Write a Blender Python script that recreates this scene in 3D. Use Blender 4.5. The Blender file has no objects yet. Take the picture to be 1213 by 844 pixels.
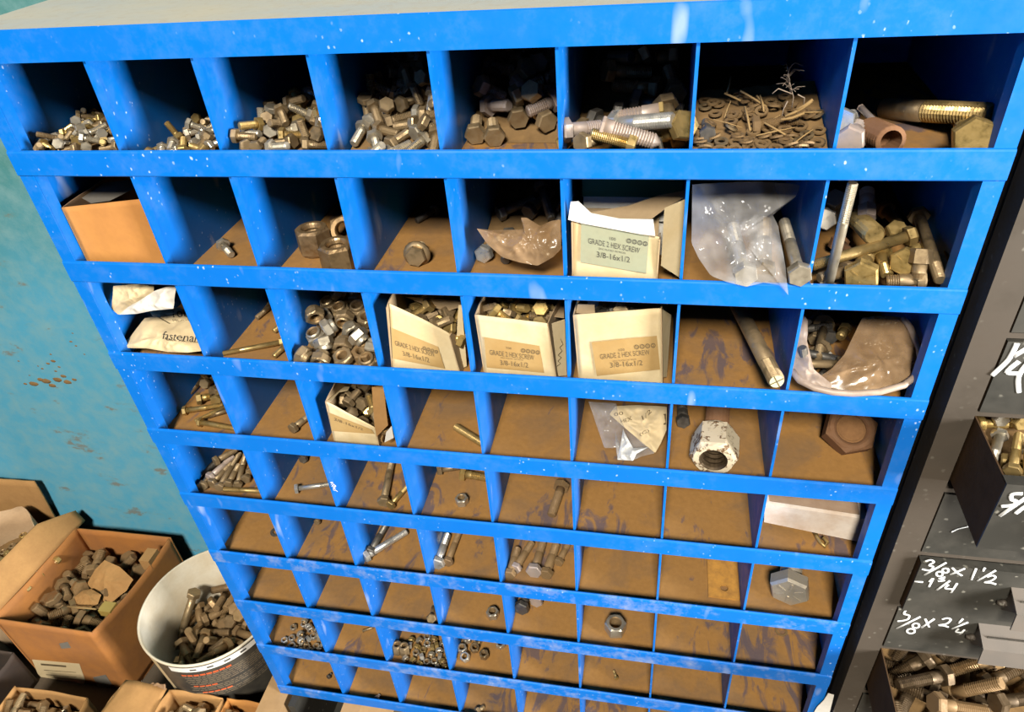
import bpy, bmesh, math, random
from mathutils import Vector, Matrix, Quaternion, noise
random.seed(7)
scene = bpy.context.scene
COL = scene.collection
R = math.radians
ZO = 1.16            # everything is written with z = 0 at the top of the first lip; the room floor is ZO below
V = Vector

# ------------------------------------------------------------------ camera geometry (used to turn a pixel into a point of the place)
CAM_E = (9.297e-01, 7.52e-02, 1.871e-01)
CAM_C = V((0.6127, -0.5636, 0.2191))
CAM_F = 860.2
def _camrot():
    from mathutils import Euler
    return Euler(CAM_E, 'XYZ').to_matrix()
CAM_R = _camrot()
def ray(px, py):
    return CAM_R @ V(((px - 606.5) / CAM_F, -(py - 422) / CAM_F, -1.0))
def aty(px, py, y):
    d = ray(px, py); return CAM_C + d * ((y - CAM_C.y) / d.y)
def atz(px, py, z):
    d = ray(px, py); return CAM_C + d * ((z - CAM_C.z) / d.z)
def atx(px, py, x):
    d = ray(px, py); return CAM_C + d * ((x - CAM_C.x) / d.x)

# ------------------------------------------------------------------ mesh building
class MB:
    def __init__(s): s.v = []; s.f = []; s.m = []; s.sm = []
    def add(s, vs, fs, mi=0, smooth=False):
        b = len(s.v); s.v += [V(v) for v in vs]
        for f in fs:
            s.f.append(tuple(b + i for i in f)); s.m.append(mi); s.sm.append(smooth)
        return s
    def box(s, lo, hi, mi=0):
        x0, y0, z0 = lo; x1, y1, z1 = hi
        return s.add([(x0,y0,z0),(x1,y0,z0),(x1,y1,z0),(x0,y1,z0),(x0,y0,z1),(x1,y0,z1),(x1,y1,z1),(x0,y1,z1)],
                     [(3,2,1,0),(4,5,6,7),(0,1,5,4),(1,2,6,5),(2,3,7,6),(3,0,4,7)], mi)
    def hexa(s, c8, mi=0):      # eight corners, bottom 4 then top 4
        return s.add(c8, [(3,2,1,0),(4,5,6,7),(0,1,5,4),(1,2,6,5),(2,3,7,6),(3,0,4,7)], mi)
    def slab(s, pts, nrm, t, mi=0):   # polygon pts extruded by t along nrm
        n = len(pts); nrm = V(nrm) * t
        vs = [V(p) for p in pts] + [V(p) + nrm for p in pts]
        fs = [tuple(range(n))[::-1], tuple(range(n, 2*n))] + [(i, (i+1) % n, n + (i+1) % n, n + i) for i in range(n)]
        return s.add(vs, fs, mi)
    def rings(s, rings, mi=0, smooth=True, cap0=True, cap1=True, closed=True):   # list of rings of points
        n = len(rings[0]); vs = [p for r in rings for p in r]; fs = []
        for k in range(len(rings) - 1):
            for i in range(n if closed else n - 1):
                j = (i + 1) % n
                fs.append((k*n+i, k*n+j, (k+1)*n+j, (k+1)*n+i))
        s.add(vs, fs, mi, smooth); b = len(s.v) - len(vs)
        if cap0: s.f.append(tuple(b + i for i in range(n))[::-1]); s.m.append(mi); s.sm.append(False)
        if cap1: s.f.append(tuple(b + (len(rings)-1)*n + i for i in range(n))); s.m.append(mi); s.sm.append(False)
        return s
    def tube(s, pts, r, n=8, mi=0, smooth=True):
        pts = [V(p) for p in pts]; rs = []
        up = V((0.13, 0.31, 0.94))
        for k, p in enumerate(pts):
            t = (pts[min(k+1, len(pts)-1)] - pts[max(k-1, 0)]).normalized()
            a = t.cross(up)
            if a.length < 1e-4: a = t.cross(V((1, 0, 0)))
            a.normalize(); b = t.cross(a)
            rr = r[k] if isinstance(r, (list, tuple)) else r
            rs.append([p + (a * math.cos(2*math.pi*i/n) + b * math.sin(2*math.pi*i/n)) * rr for i in range(n)])
        return s.rings(rs, mi, smooth)
    def grid(s, fn, nu, nv, mi=0, smooth=True, thick=0.0):
        P = [[V(fn(i / nu, j / nv)) for i in range(nu + 1)] for j in range(nv + 1)]
        vs = [p for r in P for p in r]; w = nu + 1
        fs = [(j*w+i, j*w+i+1, (j+1)*w+i+1, (j+1)*w+i) for j in range(nv) for i in range(nu)]
        if thick:
            nrm = []
            for j in range(nv + 1):
                for i in range(nu + 1):
                    du = P[j][min(i+1, nu)] - P[j][max(i-1, 0)]; dv = P[min(j+1, nv)][i] - P[max(j-1, 0)][i]
                    c = du.cross(dv); nrm.append(c.normalized() if c.length > 1e-12 else V((0, 0, 1)))
            N = len(vs)
            vs = vs + [p - n * thick for p, n in zip(vs, nrm)]
            fs = fs + [tuple(N + i for i in f[::-1]) for f in fs]
            edge = [i for i in range(w)] + [j*w + nu for j in range(1, nv+1)] + [nv*w + i for i in range(nu-1, -1, -1)] + [j*w for j in range(nv-1, 0, -1)]
            for k in range(len(edge)):
                a, b = edge[k], edge[(k+1) % len(edge)]
                fs.append((b, a, N + a, N + b))
        return s.add(vs, fs, mi, smooth)
    def mesh(s, name, mats, origin=V((0, 0, 0))):
        me = bpy.data.meshes.new(name)
        me.from_pydata([v - origin for v in s.v], [], s.f)
        for m in (mats if isinstance(mats, (list, tuple)) else [mats]): me.materials.append(m)
        me.polygons.foreach_set('material_index', s.m)
        me.polygons.foreach_set('use_smooth', s.sm)
        me.update(); return me
    def obj(s, name, mats, parent=None, origin=None):
        """one mesh object; its points are given in the place's coordinates"""
        if origin is None:
            if parent is not None: origin = wloc(parent)
            else:
                zs = min(v.z for v in s.v); xs = sum(v.x for v in s.v) / len(s.v); ys = sum(v.y for v in s.v) / len(s.v)
                origin = V((xs, ys, zs))
        o = bpy.data.objects.new(name, s.mesh(name, mats, origin)); COL.objects.link(o)
        if parent is not None:
            o.parent = parent; o.location = origin - wloc(parent)
        else: o.location = origin
        return o
def wloc(o):
    p = o.location.copy()
    while o.parent is not None: o = o.parent; p += o.location
    return p
def tag(o, label, cat, group=None, kind=None):
    o['label'] = label; o['category'] = cat
    if group: o['group'] = group
    if kind: o['kind'] = kind
    return o
def thing(name, label, cat, loc, group=None):
    o = bpy.data.objects.new(name, None); COL.objects.link(o); o.empty_display_size = 0.02
    o.location = V(loc); return tag(o, label, cat, group)
def struct(name, mb, mats):
    o = mb.obj(name, mats); o['kind'] = 'structure'; return o
def lerp(a, b, t): return a + (b - a) * t
def bil(c, u, v):   # bilinear patch: c = (bottom-left, bottom-right, top-right, top-left)
    return lerp(lerp(V(c[0]), V(c[1]), u), lerp(V(c[3]), V(c[2]), u), v)
def nz(p, s, seed=0.0):
    p = V(p) * s; return noise.noise(V((p.x + seed * 7.13, p.y - seed * 3.7, p.z + seed * 1.9)))
def fbm(p, s, seed=0.0, o=3):
    a = 0; w = 1.0
    for k in range(o):
        a += w * nz(p, s * 2 ** k, seed + k); w *= 0.5
    return a
def ridge(p, s, seed=0.0, o=3):
    a = 0; w = 1.0
    for k in range(o):
        a += w * (1 - 2 * abs(nz(p, s * 2 ** k, seed + k)) * 1.6); w *= 0.5
    return a

# ------------------------------------------------------------------ materials
def lin(r, g, b):
    f = lambda c: c / 12.92 if c <= 0.04045 else ((c + 0.055) / 1.055) ** 2.4
    return (f(r / 255), f(g / 255), f(b / 255), 1)
class NT:
    def __init__(s, name):
        s.mat = bpy.data.materials.new(name); s.mat.use_nodes = True
        s.t = s.mat.node_tree; s.n = s.t.nodes; s.n.clear()
        s.out = s.n.new('ShaderNodeOutputMaterial'); s.b = s.n.new('ShaderNodeBsdfPrincipled')
        s.t.links.new(s.b.outputs[0], s.out.inputs[0])
        s.pos = s.n.new('ShaderNodeNewGeometry').outputs['Position']
        s.objc = s.n.new('ShaderNodeTexCoord').outputs['Object']
    def link(s, a, b): s.t.links.new(a, b)
    def set(s, k, v):
        i = s.b.inputs[k]
        if hasattr(v, 'links'): s.link(v, i)
        else: i.default_value = v
    def mapv(s, src, scale=(1, 1, 1), rot=(0, 0, 0)):
        m = s.n.new('ShaderNodeMapping'); m.inputs['Scale'].default_value = scale; m.inputs['Rotation'].default_value = rot
        s.link(src, m.inputs[0]); return m.outputs[0]
    def noise(s, scale, detail=4, rough=0.6, src=None, dist=0.0):
        t = s.n.new('ShaderNodeTexNoise'); t.inputs['Scale'].default_value = scale; t.inputs['Detail'].default_value = detail
        t.inputs['Roughness'].default_value = rough; t.inputs['Distortion'].default_value = dist
        s.link(src or s.pos, t.inputs['Vector']); return t.outputs['Fac']
    def voro(s, scale, src=None, rnd=1.0):
        t = s.n.new('ShaderNodeTexVoronoi'); t.inputs['Scale'].default_value = scale; t.inputs['Randomness'].default_value = rnd
        s.link(src or s.pos, t.inputs['Vector']); return t.outputs['Distance']
    def ramp(s, f, a, b, lo=0.0, hi=1.0):
        m = s.n.new('ShaderNodeMapRange'); m.clamp = True
        for i, v in enumerate((a, b, lo, hi)): m.inputs[i + 1].default_value = v
        s.link(f, m.inputs[0]); return m.outputs[0]
    def math(s, op, a, b):
        m = s.n.new('ShaderNodeMath'); m.operation = op
        for i, v in enumerate((a, b)):
            if hasattr(v, 'links'): s.link(v, m.inputs[i])
            else: m.inputs[i].default_value = v
        return m.outputs[0]
    def mix(s, f, a, b):
        m = s.n.new('ShaderNodeMix'); m.data_type = 'RGBA'
        for k, v in ((0, f), (6, a), (7, b)):
            if hasattr(v, 'links'): s.link(v, m.inputs[k])
            else: m.inputs[k].default_value = v
        return m.outputs[2]
    def sep(s, src):
        m = s.n.new('ShaderNodeSeparateXYZ'); s.link(src, m.inputs[0]); return m.outputs
    def bump(s, h, strength=0.3, dist=0.002):
        m = s.n.new('ShaderNodeBump'); m.inputs['Strength'].default_value = strength; m.inputs['Distance'].default_value = dist
        s.link(h, m.inputs['Height']); s.link(m.outputs[0], s.b.inputs['Normal'])
    def objrand(s):
        return s.n.new('ShaderNodeObjectInfo').outputs['Random']
def m_plain(name, c, rough=0.6, metal=0.0, var=0.0, vs=20, c2=None, bump=0.0, bs=300, spec=0.5):
    t = NT(name)
    if c2 is None: c2 = tuple(x * 0.6 for x in c[:3]) + (1,)
    col = t.mix(t.ramp(t.noise(vs), 0.35, 0.7, 0, var), c, c2) if var else c
    t.set('Base Color', col); t.set('Roughness', rough); t.set('Metallic', metal); t.set('Specular IOR Level', spec)
    if bump: t.bump(t.noise(bs, 3), bump)
    return t.mat
def m_blue(name, dustf=0.25, speck=1.0, base=(0.0, 0.130, 0.52, 1)):
    t = NT(name)
    n1 = t.noise(9, 5, 0.65); n2 = t.noise(45, 4, 0.7)
    c = t.mix(t.ramp(n1, 0.35, 0.7), base, (0.0, base[1] * 1.12, base[2] * 1.05, 1))
    dust = t.ramp(t.math('MULTIPLY', n1, n2), 0.24, 0.48, 0, dustf)
    c = t.mix(dust, c, (0.34, 0.36, 0.42, 1))
    vd = t.math('ADD', t.voro(150, t.mapv(t.pos, (1, 1, 0.7), (0, 0.4, 0))), t.math('MULTIPLY', t.noise(260, 3, 0.7), 0.5))
    sp = t.ramp(vd, 0.33, 0.40, 1, 0)          # paint chips
    spm = t.ramp(t.noise(11, 3), 0.48, 0.62, 0, 0.65 * speck)
    c = t.mix(t.math('MULTIPLY', sp, spm), c, (0.5, 0.62, 0.82, 1))
    sc = t.ramp(t.noise(30, 2, 0.5, t.mapv(t.pos, (1.0, 1, 0.35), (0, 0.6, 0))), 0.66, 0.75, 0, 0.42 * speck)   # scuffs
    c = t.mix(sc, c, (0.5, 0.56, 0.68, 1))
    t.set('Base Color', c); t.set('Roughness', t.ramp(n2, 0.3, 0.7, 0.38, 0.6)); t.set('Specular IOR Level', 0.35)
    t.bump(n2, 0.06); return t.mat
def m_dustfloor(name, brown=(0.345, 0.177, 0.054, 1)):
    t = NT(name)
    n0 = t.noise(4.2, 3, 0.5); n1 = t.noise(13, 5, 0.6, None, 0.6); n2 = t.noise(150, 3, 0.65); n3 = t.noise(24, 5, 0.62, t.mapv(t.pos, (1.5, 0.6, 1)), 1.3)
    c = t.mix(t.ramp(n2, 0.3, 0.8), brown, tuple(x * 0.82 for x in brown[:3]) + (1,))
    c = t.mix(t.ramp(n1, 0.45, 0.70, 0, 0.6), c, (0.15, 0.105, 0.07, 1))
    wiped = t.ramp(t.math('ADD', t.math('MULTIPLY', n3, 0.65), t.math('MULTIPLY', n0, 0.55)), 0.66, 0.72)      # dust rubbed off, paint below
    c = t.mix(t.math('MULTIPLY', wiped, 0.6), c, (0.04, 0.055, 0.105, 1))
    t.set('Base Color', c); t.set('Roughness', 0.95); t.set('Specular IOR Level', 0.1)
    t.bump(n2, 0.25, 0.001); return t.mat
def m_top(name):
    t = NT(name)
    n1 = t.noise(7, 6, 0.65, t.mapv(t.pos, (1, 2.5, 1))); n2 = t.noise(90, 3, 0.7)
    c = t.mix(t.ramp(n1, 0.35, 0.7), (0.44, 0.39, 0.32, 1), (0.37, 0.37, 0.37, 1))
    c = t.mix(t.ramp(n2, 0.5, 0.8, 0, 0.35), c, (0.36, 0.25, 0.14, 1))
    c = t.mix(t.ramp(t.noise(13, 3, 0.5, t.mapv(t.pos, (1, 3, 1))), 0.66, 0.71, 0, 0.75), c, (0.10, 0.20, 0.36, 1))
    t.set('Base Color', c); t.set('Roughness', 0.9); t.bump(n2, 0.2, 0.001); return t.mat
def m_wall(name):
    t = NT(name)
    z = t.sep(t.pos)[2]
    n1 = t.noise(3.2, 5, 0.6); n2 = t.noise(26, 5, 0.7); n3 = t.noise(9, 5, 0.7, t.mapv(t.pos, (1, 1, 2.6)))
    f = t.ramp(t.math('ADD', z, t.math('MULTIPLY', n1, 0.5)), 0.95, 1.30)          # darker green towards the top, lighter blue towards the bottom
    c = t.mix(f, (0.085, 0.37, 0.55, 1), (0.075, 0.25, 0.25, 1))
    c = t.mix(t.ramp(n2, 0.38, 0.7, 0, 0.6), c, (0.24, 0.42, 0.44, 1))
    c = t.mix(t.ramp(n3, 0.58, 0.72, 0, 0.35), c, (0.20, 0.28, 0.22, 1))
    c = t.mix(t.ramp(t.math('MULTIPLY', t.ramp(n3, 0.5, 0.75), n2), 0.26, 0.36, 0, 0.6), c, (0.20, 0.14, 0.08, 1))   # dirt
    t.set('Base Color', c); t.set('Roughness', 0.55); t.bump(n2, 0.15); return t.mat
def m_metal(name, c, c2, rough=0.38, dirt=0.4, dirtc=(0.16, 0.095, 0.04, 1), metal=1.0, vs=160, specks=0.0):
    t = NT(name)
    r = t.objrand()
    c = t.mix(r, c, c2)
    n = t.noise(vs, 4, 0.65); n2 = t.noise(vs * 0.3, 3, 0.6)
    d = t.ramp(t.math('ADD', t.math('MULTIPLY', n, 0.6), t.math('MULTIPLY', n2, 0.5)), 0.42, 0.72, 0, dirt)
    c = t.mix(d, c, dirtc)
    if specks:      # flecks of dust and chipped paint
        f = t.math('ADD', t.voro(85, t.pos), t.math('MULTIPLY', t.noise(210, 3, 0.7), 0.5))
        c = t.mix(t.math('MULTIPLY', t.ramp(f, 0.33, 0.44, 1, 0), t.ramp(t.noise(24, 3), 0.42, 0.62, 0, specks)), c, (0.36, 0.34, 0.28, 1))
    t.set('Base Color', c); t.set('Metallic', t.ramp(d, 0, 1, metal * 0.80, 0.05)); t.set('Roughness', t.ramp(d, 0, 0.7, rough, 0.85))
    t.bump(n, 0.12, 0.0006); return t.mat
def m_card(name, c, c2, rough=0.85, vs=25, stain=0.5):
    t = NT(name)
    n = t.noise(vs, 5, 0.65); n2 = t.noise(200, 2, 0.5)
    cc = t.mix(t.ramp(n, 0.38, 0.72, 0, stain), c, c2)
    cc = t.mix(t.ramp(n2, 0.4, 0.8, 0, 0.2), cc, tuple(x * 0.7 for x in c[:3]) + (1,))
    t.set('Base Color', cc); t.set('Roughness', rough); t.set('Specular IOR Level', 0.2); t.bump(n, 0.2, 0.002); return t.mat
def m_film(name, c, dens, rough=0.12, tint=(0.95, 0.95, 0.95, 1)):
    """thin plastic film: clear part, milky part and gloss"""
    t = NT(name)
    tr = t.n.new('ShaderNodeBsdfTransparent'); tr.inputs[0].default_value = tint
    mx = t.n.new('ShaderNodeMixShader')
    n = t.noise(40, 3)
    t.link(t.ramp(n, 0.3, 0.75, dens * 0.6, min(1, dens * 1.5)), mx.inputs[0])
    t.set('Base Color', c); t.set('Roughness', rough); t.set('Specular IOR Level', 0.9 if rough < .15 else 0.55)
    t.link(tr.outputs[0], mx.inputs[1]); t.link(t.b.outputs[0], mx.inputs[2]); t.link(mx.outputs[0], t.out.inputs[0])
    return t.mat
M = dict(
    blue=m_blue('blue_paint', 0.10), blue_dusty=m_blue('blue_paint_dusty', 0.75, 0.7), floor_dust=m_dustfloor('dusty_bin_floor'), top=m_top('dusty_top'),
    wall=m_wall('wall_paint'),
    zinc=m_metal('zinc_steel', (0.56, 0.52, 0.43, 1), (0.46, 0.40, 0.29, 1), 0.27, 0.35, (0.13, 0.085, 0.04, 1)),
    bright=m_metal('bright_steel', (0.66, 0.65, 0.60, 1), (0.56, 0.54, 0.48, 1), 0.24, 0.3),
    brass=m_metal('yellow_zinc', (0.52, 0.36, 0.12, 1), (0.42, 0.30, 0.12, 1), 0.26, 0.45, (0.12, 0.07, 0.025, 1)),
    dull=m_metal('dusty_steel', (0.36, 0.265, 0.145, 1), (0.27, 0.20, 0.11, 1), 0.36, 0.6, (0.15, 0.09, 0.04, 1)),
    bronze=m_metal('bronzed_steel', (0.40, 0.26, 0.12, 1), (0.28, 0.19, 0.10, 1), 0.33, 0.5, (0.12, 0.07, 0.03, 1)),
    dusty=m_metal('brown_dusty_steel', (0.27, 0.17, 0.075, 1), (0.20, 0.125, 0.06, 1), 0.55, 0.9, (0.19, 0.115, 0.045, 1), 0.5),
    dark=m_metal('dark_steel', (0.16, 0.15, 0.13, 1), (0.10, 0.095, 0.085, 1), 0.4, 0.5, (0.10, 0.07, 0.04, 1)),
    rust=m_metal('rusty_steel', (0.20, 0.10, 0.045, 1), (0.17, 0.085, 0.04, 1), 0.8, 0.8, (0.15, 0.062, 0.02, 1), 0.3),
    pinkzinc=m_metal('oxidised_zinc', (0.40, 0.34, 0.30, 1), (0.38, 0.31, 0.26, 1), 0.5, 0.6, (0.36, 0.24, 0.17, 1), 0.6),
    rack=m_metal('rack_steel', (0.082, 0.068, 0.052, 1), (0.08, 0.066, 0.052, 1), 0.45, 0.7, (0.05, 0.034, 0.02, 1), 0.45, 22, 0.35),
    drawer=m_metal('drawer_steel', (0.036, 0.035, 0.029, 1), (0.033, 0.032, 0.027, 1), 0.5, 0.6, (0.055, 0.047, 0.034, 1), 0.3, 30, 0.8),
    drawer_side=m_plain('drawer_side_steel', (0.085, 0.050, 0.026, 1), 0.85, 0, 0.6, 30, None, 0.1, 200, 0.05),
    oily=m_metal('oily_steel', (0.14, 0.095, 0.05, 1), (0.095, 0.068, 0.04, 1), 0.34, 0.6, (0.075, 0.045, 0.02, 1)),
    nickel=m_metal('dull_nickel', (0.50, 0.44, 0.35, 1), (0.47, 0.42, 0.33, 1), 0.33, 0.35, (0.22, 0.15, 0.08, 1), 0.75),
    print_light=m_plain('tan_print', (0.22, 0.17, 0.11, 1), 0.7), yellow=m_plain('yellowed_steel', (0.46, 0.31, 0.08, 1), 0.45, 0.2),
    handle=m_metal('handle_steel', (0.17, 0.15, 0.13, 1), (0.16, 0.14, 0.12, 1), 0.45, 0.5, (0.11, 0.08, 0.055, 1), 0.4, 45),
    card=m_card('cardboard', (0.42, 0.23, 0.085, 1), (0.30, 0.155, 0.06, 1)),
    cardor=m_card('orange_cardboard', (0.50, 0.225, 0.060, 1), (0.36, 0.155, 0.05, 1), .85, 14, .7), cardbox=m_card('worn_cardboard', (0.42, 0.172, 0.046, 1), (0.24, 0.11, 0.05, 1), .8, 11, .8),
    cardin=m_card('dusty_cardboard', (0.27, 0.165, 0.09, 1), (0.20, 0.125, 0.075, 1)),
    carton=m_card('cream_carton', (0.61, 0.49, 0.295, 1), (0.47, 0.32, 0.13, 1), 0.7, 18, 0.6),
    cartonin=m_card('carton_inside', (0.42, 0.30, 0.17, 1), (0.30, 0.20, 0.11, 1)),
    label=m_card('label_olive', (0.27, 0.285, 0.195, 1), (0.27, 0.24, 0.15, 1), 0.7, 30, 0.5), label_tan=m_card('label_tan', (0.38, 0.25, 0.10, 1), (0.33, 0.19, 0.06, 1), 0.7, 30, 0.6),
    sack=m_card('sack_paper', (0.50, 0.34, 0.20, 1), (0.36, 0.24, 0.14, 1)),
    ink=m_plain('black_ink', (0.045, 0.042, 0.035, 1), 0.8),
    inkb=m_plain('grey_ink', (0.11, 0.075, 0.035, 1), 0.8),
    paper=m_card('bag_paper', (0.62, 0.49, 0.29, 1), (0.62, 0.46, 0.25, 1), 0.8, 20, 0.5),
    paperw=m_card('white_paper', (0.64, 0.61, 0.55, 1), (0.62, 0.54, 0.42, 1), 0.8, 20, 0.4),
    film=m_film('clear_film', (0.62, 0.60, 0.58, 1), 0.17, 0.08),
    film_dirty=m_film('dirty_film', (0.36, 0.235, 0.13, 1), 0.55, 0.2, (0.9, 0.82, 0.7, 1)),
    film_white=m_film('white_film', (0.62, 0.62, 0.60, 1), 0.6, 0.12),
    film_edge=m_film('milky_film', (0.46, 0.35, 0.27, 1), 0.62, 0.42),
    pail=m_card('white_pail', (0.66, 0.60, 0.48, 1), (0.48, 0.35, 0.18, 1), 0.45, 9, 0.75),
    pailblk=m_plain('pail_print', (0.035, 0.032, 0.028, 1), 0.5, 0, 0.6, 30, (0.10, 0.085, 0.06, 1)),
    redink=m_plain('red_ink', (0.55, 0.10, 0.03, 1), 0.6), white=m_plain('white_ink', (0.75, 0.72, 0.66, 1), 0.6),
    chalk=m_plain('white_paint_pen', (0.85, 0.86, 0.85, 1), 0.7),
    wood=m_card('wood_board', (0.40, 0.25, 0.12, 1), (0.28, 0.17, 0.08, 1), 0.8, 30),
    ground=m_card('ground', (0.10, 0.075, 0.05, 1), (0.06, 0.05, 0.04, 1)),
    red=m_plain('red_paint', (0.40, 0.02, 0.03, 1), 0.5, 0, 0.5, 15),
    dirt=m_card('brown_dirt', (0.24, 0.145, 0.06, 1), (0.15, 0.09, 0.04, 1), 0.95, 60, 0.8),
    green=m_plain('green_card', (0.01, 0.11, 0.065, 1), 0.6),
    straw=m_plain('straw', (0.36, 0.23, 0.09, 1), 0.8), fluff=m_plain('fluff', (0.36, 0.28, 0.21, 1), 0.9),
    tape=m_plain('grey_tape', (0.20, 0.18, 0.15, 1), 0.4, 0, 0.4, 40),
    lid=m_card('plastic_lid', (0.70, 0.60, 0.50, 1), (0.50, 0.34, 0.22, 1), 0.5, 35, 0.7), lidtop=m_card('dusty_lid', (0.36, 0.25, 0.17, 1), (0.24, 0.15, 0.09, 1), 0.8, 35, 0.7),
)
# ------------------------------------------------------------------ the cabinet
W, DEP = 0.86, 0.305
LIPZ = [0, -.1187, -.2368, -.3550, -.4712, -.5910, -.7097, -.8310, -.9580]
LIPH = 0.0252
FLR = [z - 0.0232 for z in LIPZ]            # the floors of the nine rows
DX = [.1201, .2231, .3265, .4278, .5285, .6315, .7374]
EDGE = [0.0018] + DX + [W - 0.0018]
HB, HT = 0.0786, 0.1057                     # header bottom and top
FL = 0.015                                  # flange of the side panels
T = 0.0012
cab = thing('bolt_bin_cabinet', 'blue steel bolt bin cabinet with nine rows of eight dusty pigeonholes', 'cabinet', (W / 2, DEP / 2, LIPZ[8] - LIPH))
BL = [M['blue'], M['floor_dust'], M['top'], M['blue_dusty']]
for x0, s in ((0.0, 1), (W, -1)):
    b = MB()
    xs = sorted((x0, x0 + s * 0.0016)); b.box((xs[0], 0.001, LIPZ[8] - LIPH), (xs[1], DEP, HT - 0.001))
    xs = sorted((x0, x0 + s * FL)); b.box((xs[0], 0.0008, LIPZ[8] - LIPH + 0.001), (xs[1], 0.0026, HB))
    xs = sorted((x0 + s * (FL - .0014), x0 + s * FL)); b.box((xs[0], 0.0024, LIPZ[8] - LIPH + 0.001), (xs[1], 0.016, HB))
    b.obj('side_panel', BL, cab)
b = MB(); b.box((0.0016, DEP - 0.0012, LIPZ[8] - LIPH), (W - 0.0016, DEP, HT - 0.002)); b.obj('back_panel', BL, cab)
b = MB()                                    # top: dusty sheet with its folded-down header
b.slab([(0, 0.0015, HT - .0012), (W, 0.0015, HT - .0012), (W, DEP, HT - .0012), (0, DEP, HT - .0012)], (0, 0, 1), 0.0012, 2)
b.slab([(0, 0.0, HB), (W, 0.0, HB), (W, 0.0, HT - .001), (0, 0, HT - .001)], (0, 1, 0), 0.0014, 0)
b.add([(0, 0.0, HT - .001), (W, 0, HT - .001), (W, 0.0015, HT), (0, 0.0015, HT)], [(0, 1, 2, 3)], 0)
b.slab([(0.002, 0.001, HB), (W - .002, 0.001, HB), (W - .002, 0.014, HB), (0.002, 0.014, HB)], (0, 0, 1), 0.0012, 0)
b.obj('top_panel', BL, cab)
for k, z in enumerate(LIPZ):
    b = MB(); fz = FLR[k]; n = 40
    b.slab([(0.0017, 0.001, fz - T), (W - .0017, 0.001, fz - T), (W - .0017, DEP - .0014, fz - T), (0.0017, DEP - .0014, fz - T)], (0, 0, 1), T, 1)
    sh = b.obj('shelf', BL, cab)
    m = MB(); rs = []                       # folded lip: front face, rounded top, short return
    prof = [(0.0012, z - LIPH), (0.0, z - LIPH + .0012), (0.0, z - .0022), (0.0006, z - .0007), (0.002, z), (0.0036, z - .0007), (0.0042, z - .002), (0.0042, z - .006), (0.0032, z - .006), (0.0022, z - .0035), (0.0016, z - .006), (0.0016, z - LIPH)]
    for i in range(n + 1):
        x = W * i / n
        jit = 0.0004 * nz((x, z, 0), 9, 3)
        rs.append([V((x, y + jit - (0.0009 if True else 0), zz + 0.0005 * nz((x, z, 1), 5, 2))) for y, zz in prof])
    m.rings([r[::-1] for r in rs], 0 if k < 4 else (0 if k < 5 else 3), False)
    m.obj('lip', BL, sh)
for k, z in enumerate(LIPZ):
    top = HB if k == 0 else LIPZ[k - 1] - LIPH
    topb = HB + 0.02 if k == 0 else FLR[k - 1] - T
    for x in DX:
        b = MB()
        # sheet with a hemmed front edge
        y0 = 0.0044
        b.box((x - .0006, y0, FLR[k]), (x + .0006, DEP - .0014, topb))
        b.box((x - .0013, y0 - .0004, FLR[k] + .0003), (x + .0013, y0 + .008, top - .0002))
        b.obj('divider', BL, cab)
b = MB(); b.box((-2.2, 0.312, -ZO - .05), (2.4, 0.36, 1.2)); struct('wall_back', b, M['wall'])
b = MB(); b.box((-2.2, -3.2, -ZO - .05), (2.4, 0.312, -ZO)); struct('floor', b, M['ground'])

def mud():
    b = MB(); rm = random.Random(12)
    spots = [(40, 455, 9), (55, 452, 10), (68, 450, 9), (80, 453, 8), (48, 450, 7), (75, 446, 6), (62, 457, 8), (88, 450, 5), (57, 431, 4), (63, 428, 5), (70, 435, 3), (50, 437, 3), (84, 405, 3), (90, 410, 2.5), (86, 395, 2), (45, 434, 2), (22, 428, 2.5), (30, 455, 4), (66, 440, 3), (100, 420, 2), (60, 420, 2.5), (35, 445, 2)]
    for x, y, r in spots:
        c = aty(x, y, .312); k = r * .0011; n = 9
        rs = []
        for q, h in ((1, .0005), (.8, .16), (.5, .24), (.1, .27)):
            rs.append([c + V((math.cos(2*math.pi*i/n) * k * q * (1 + .3 * nz((i, x, y), .9)), -h * k * .9, math.sin(2*math.pi*i/n) * k * .55 * q * (1 + .3 * nz((i, y, x), .8)))) for i in range(n)])
        b.rings(rs, 0, True, False, True)
    tag(b.obj('dried_mud', M['dirt']), 'crumbly dried brown mud stuck on the painted wall left of the cabinet', 'mud', None, 'stuff')
mud()
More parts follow.
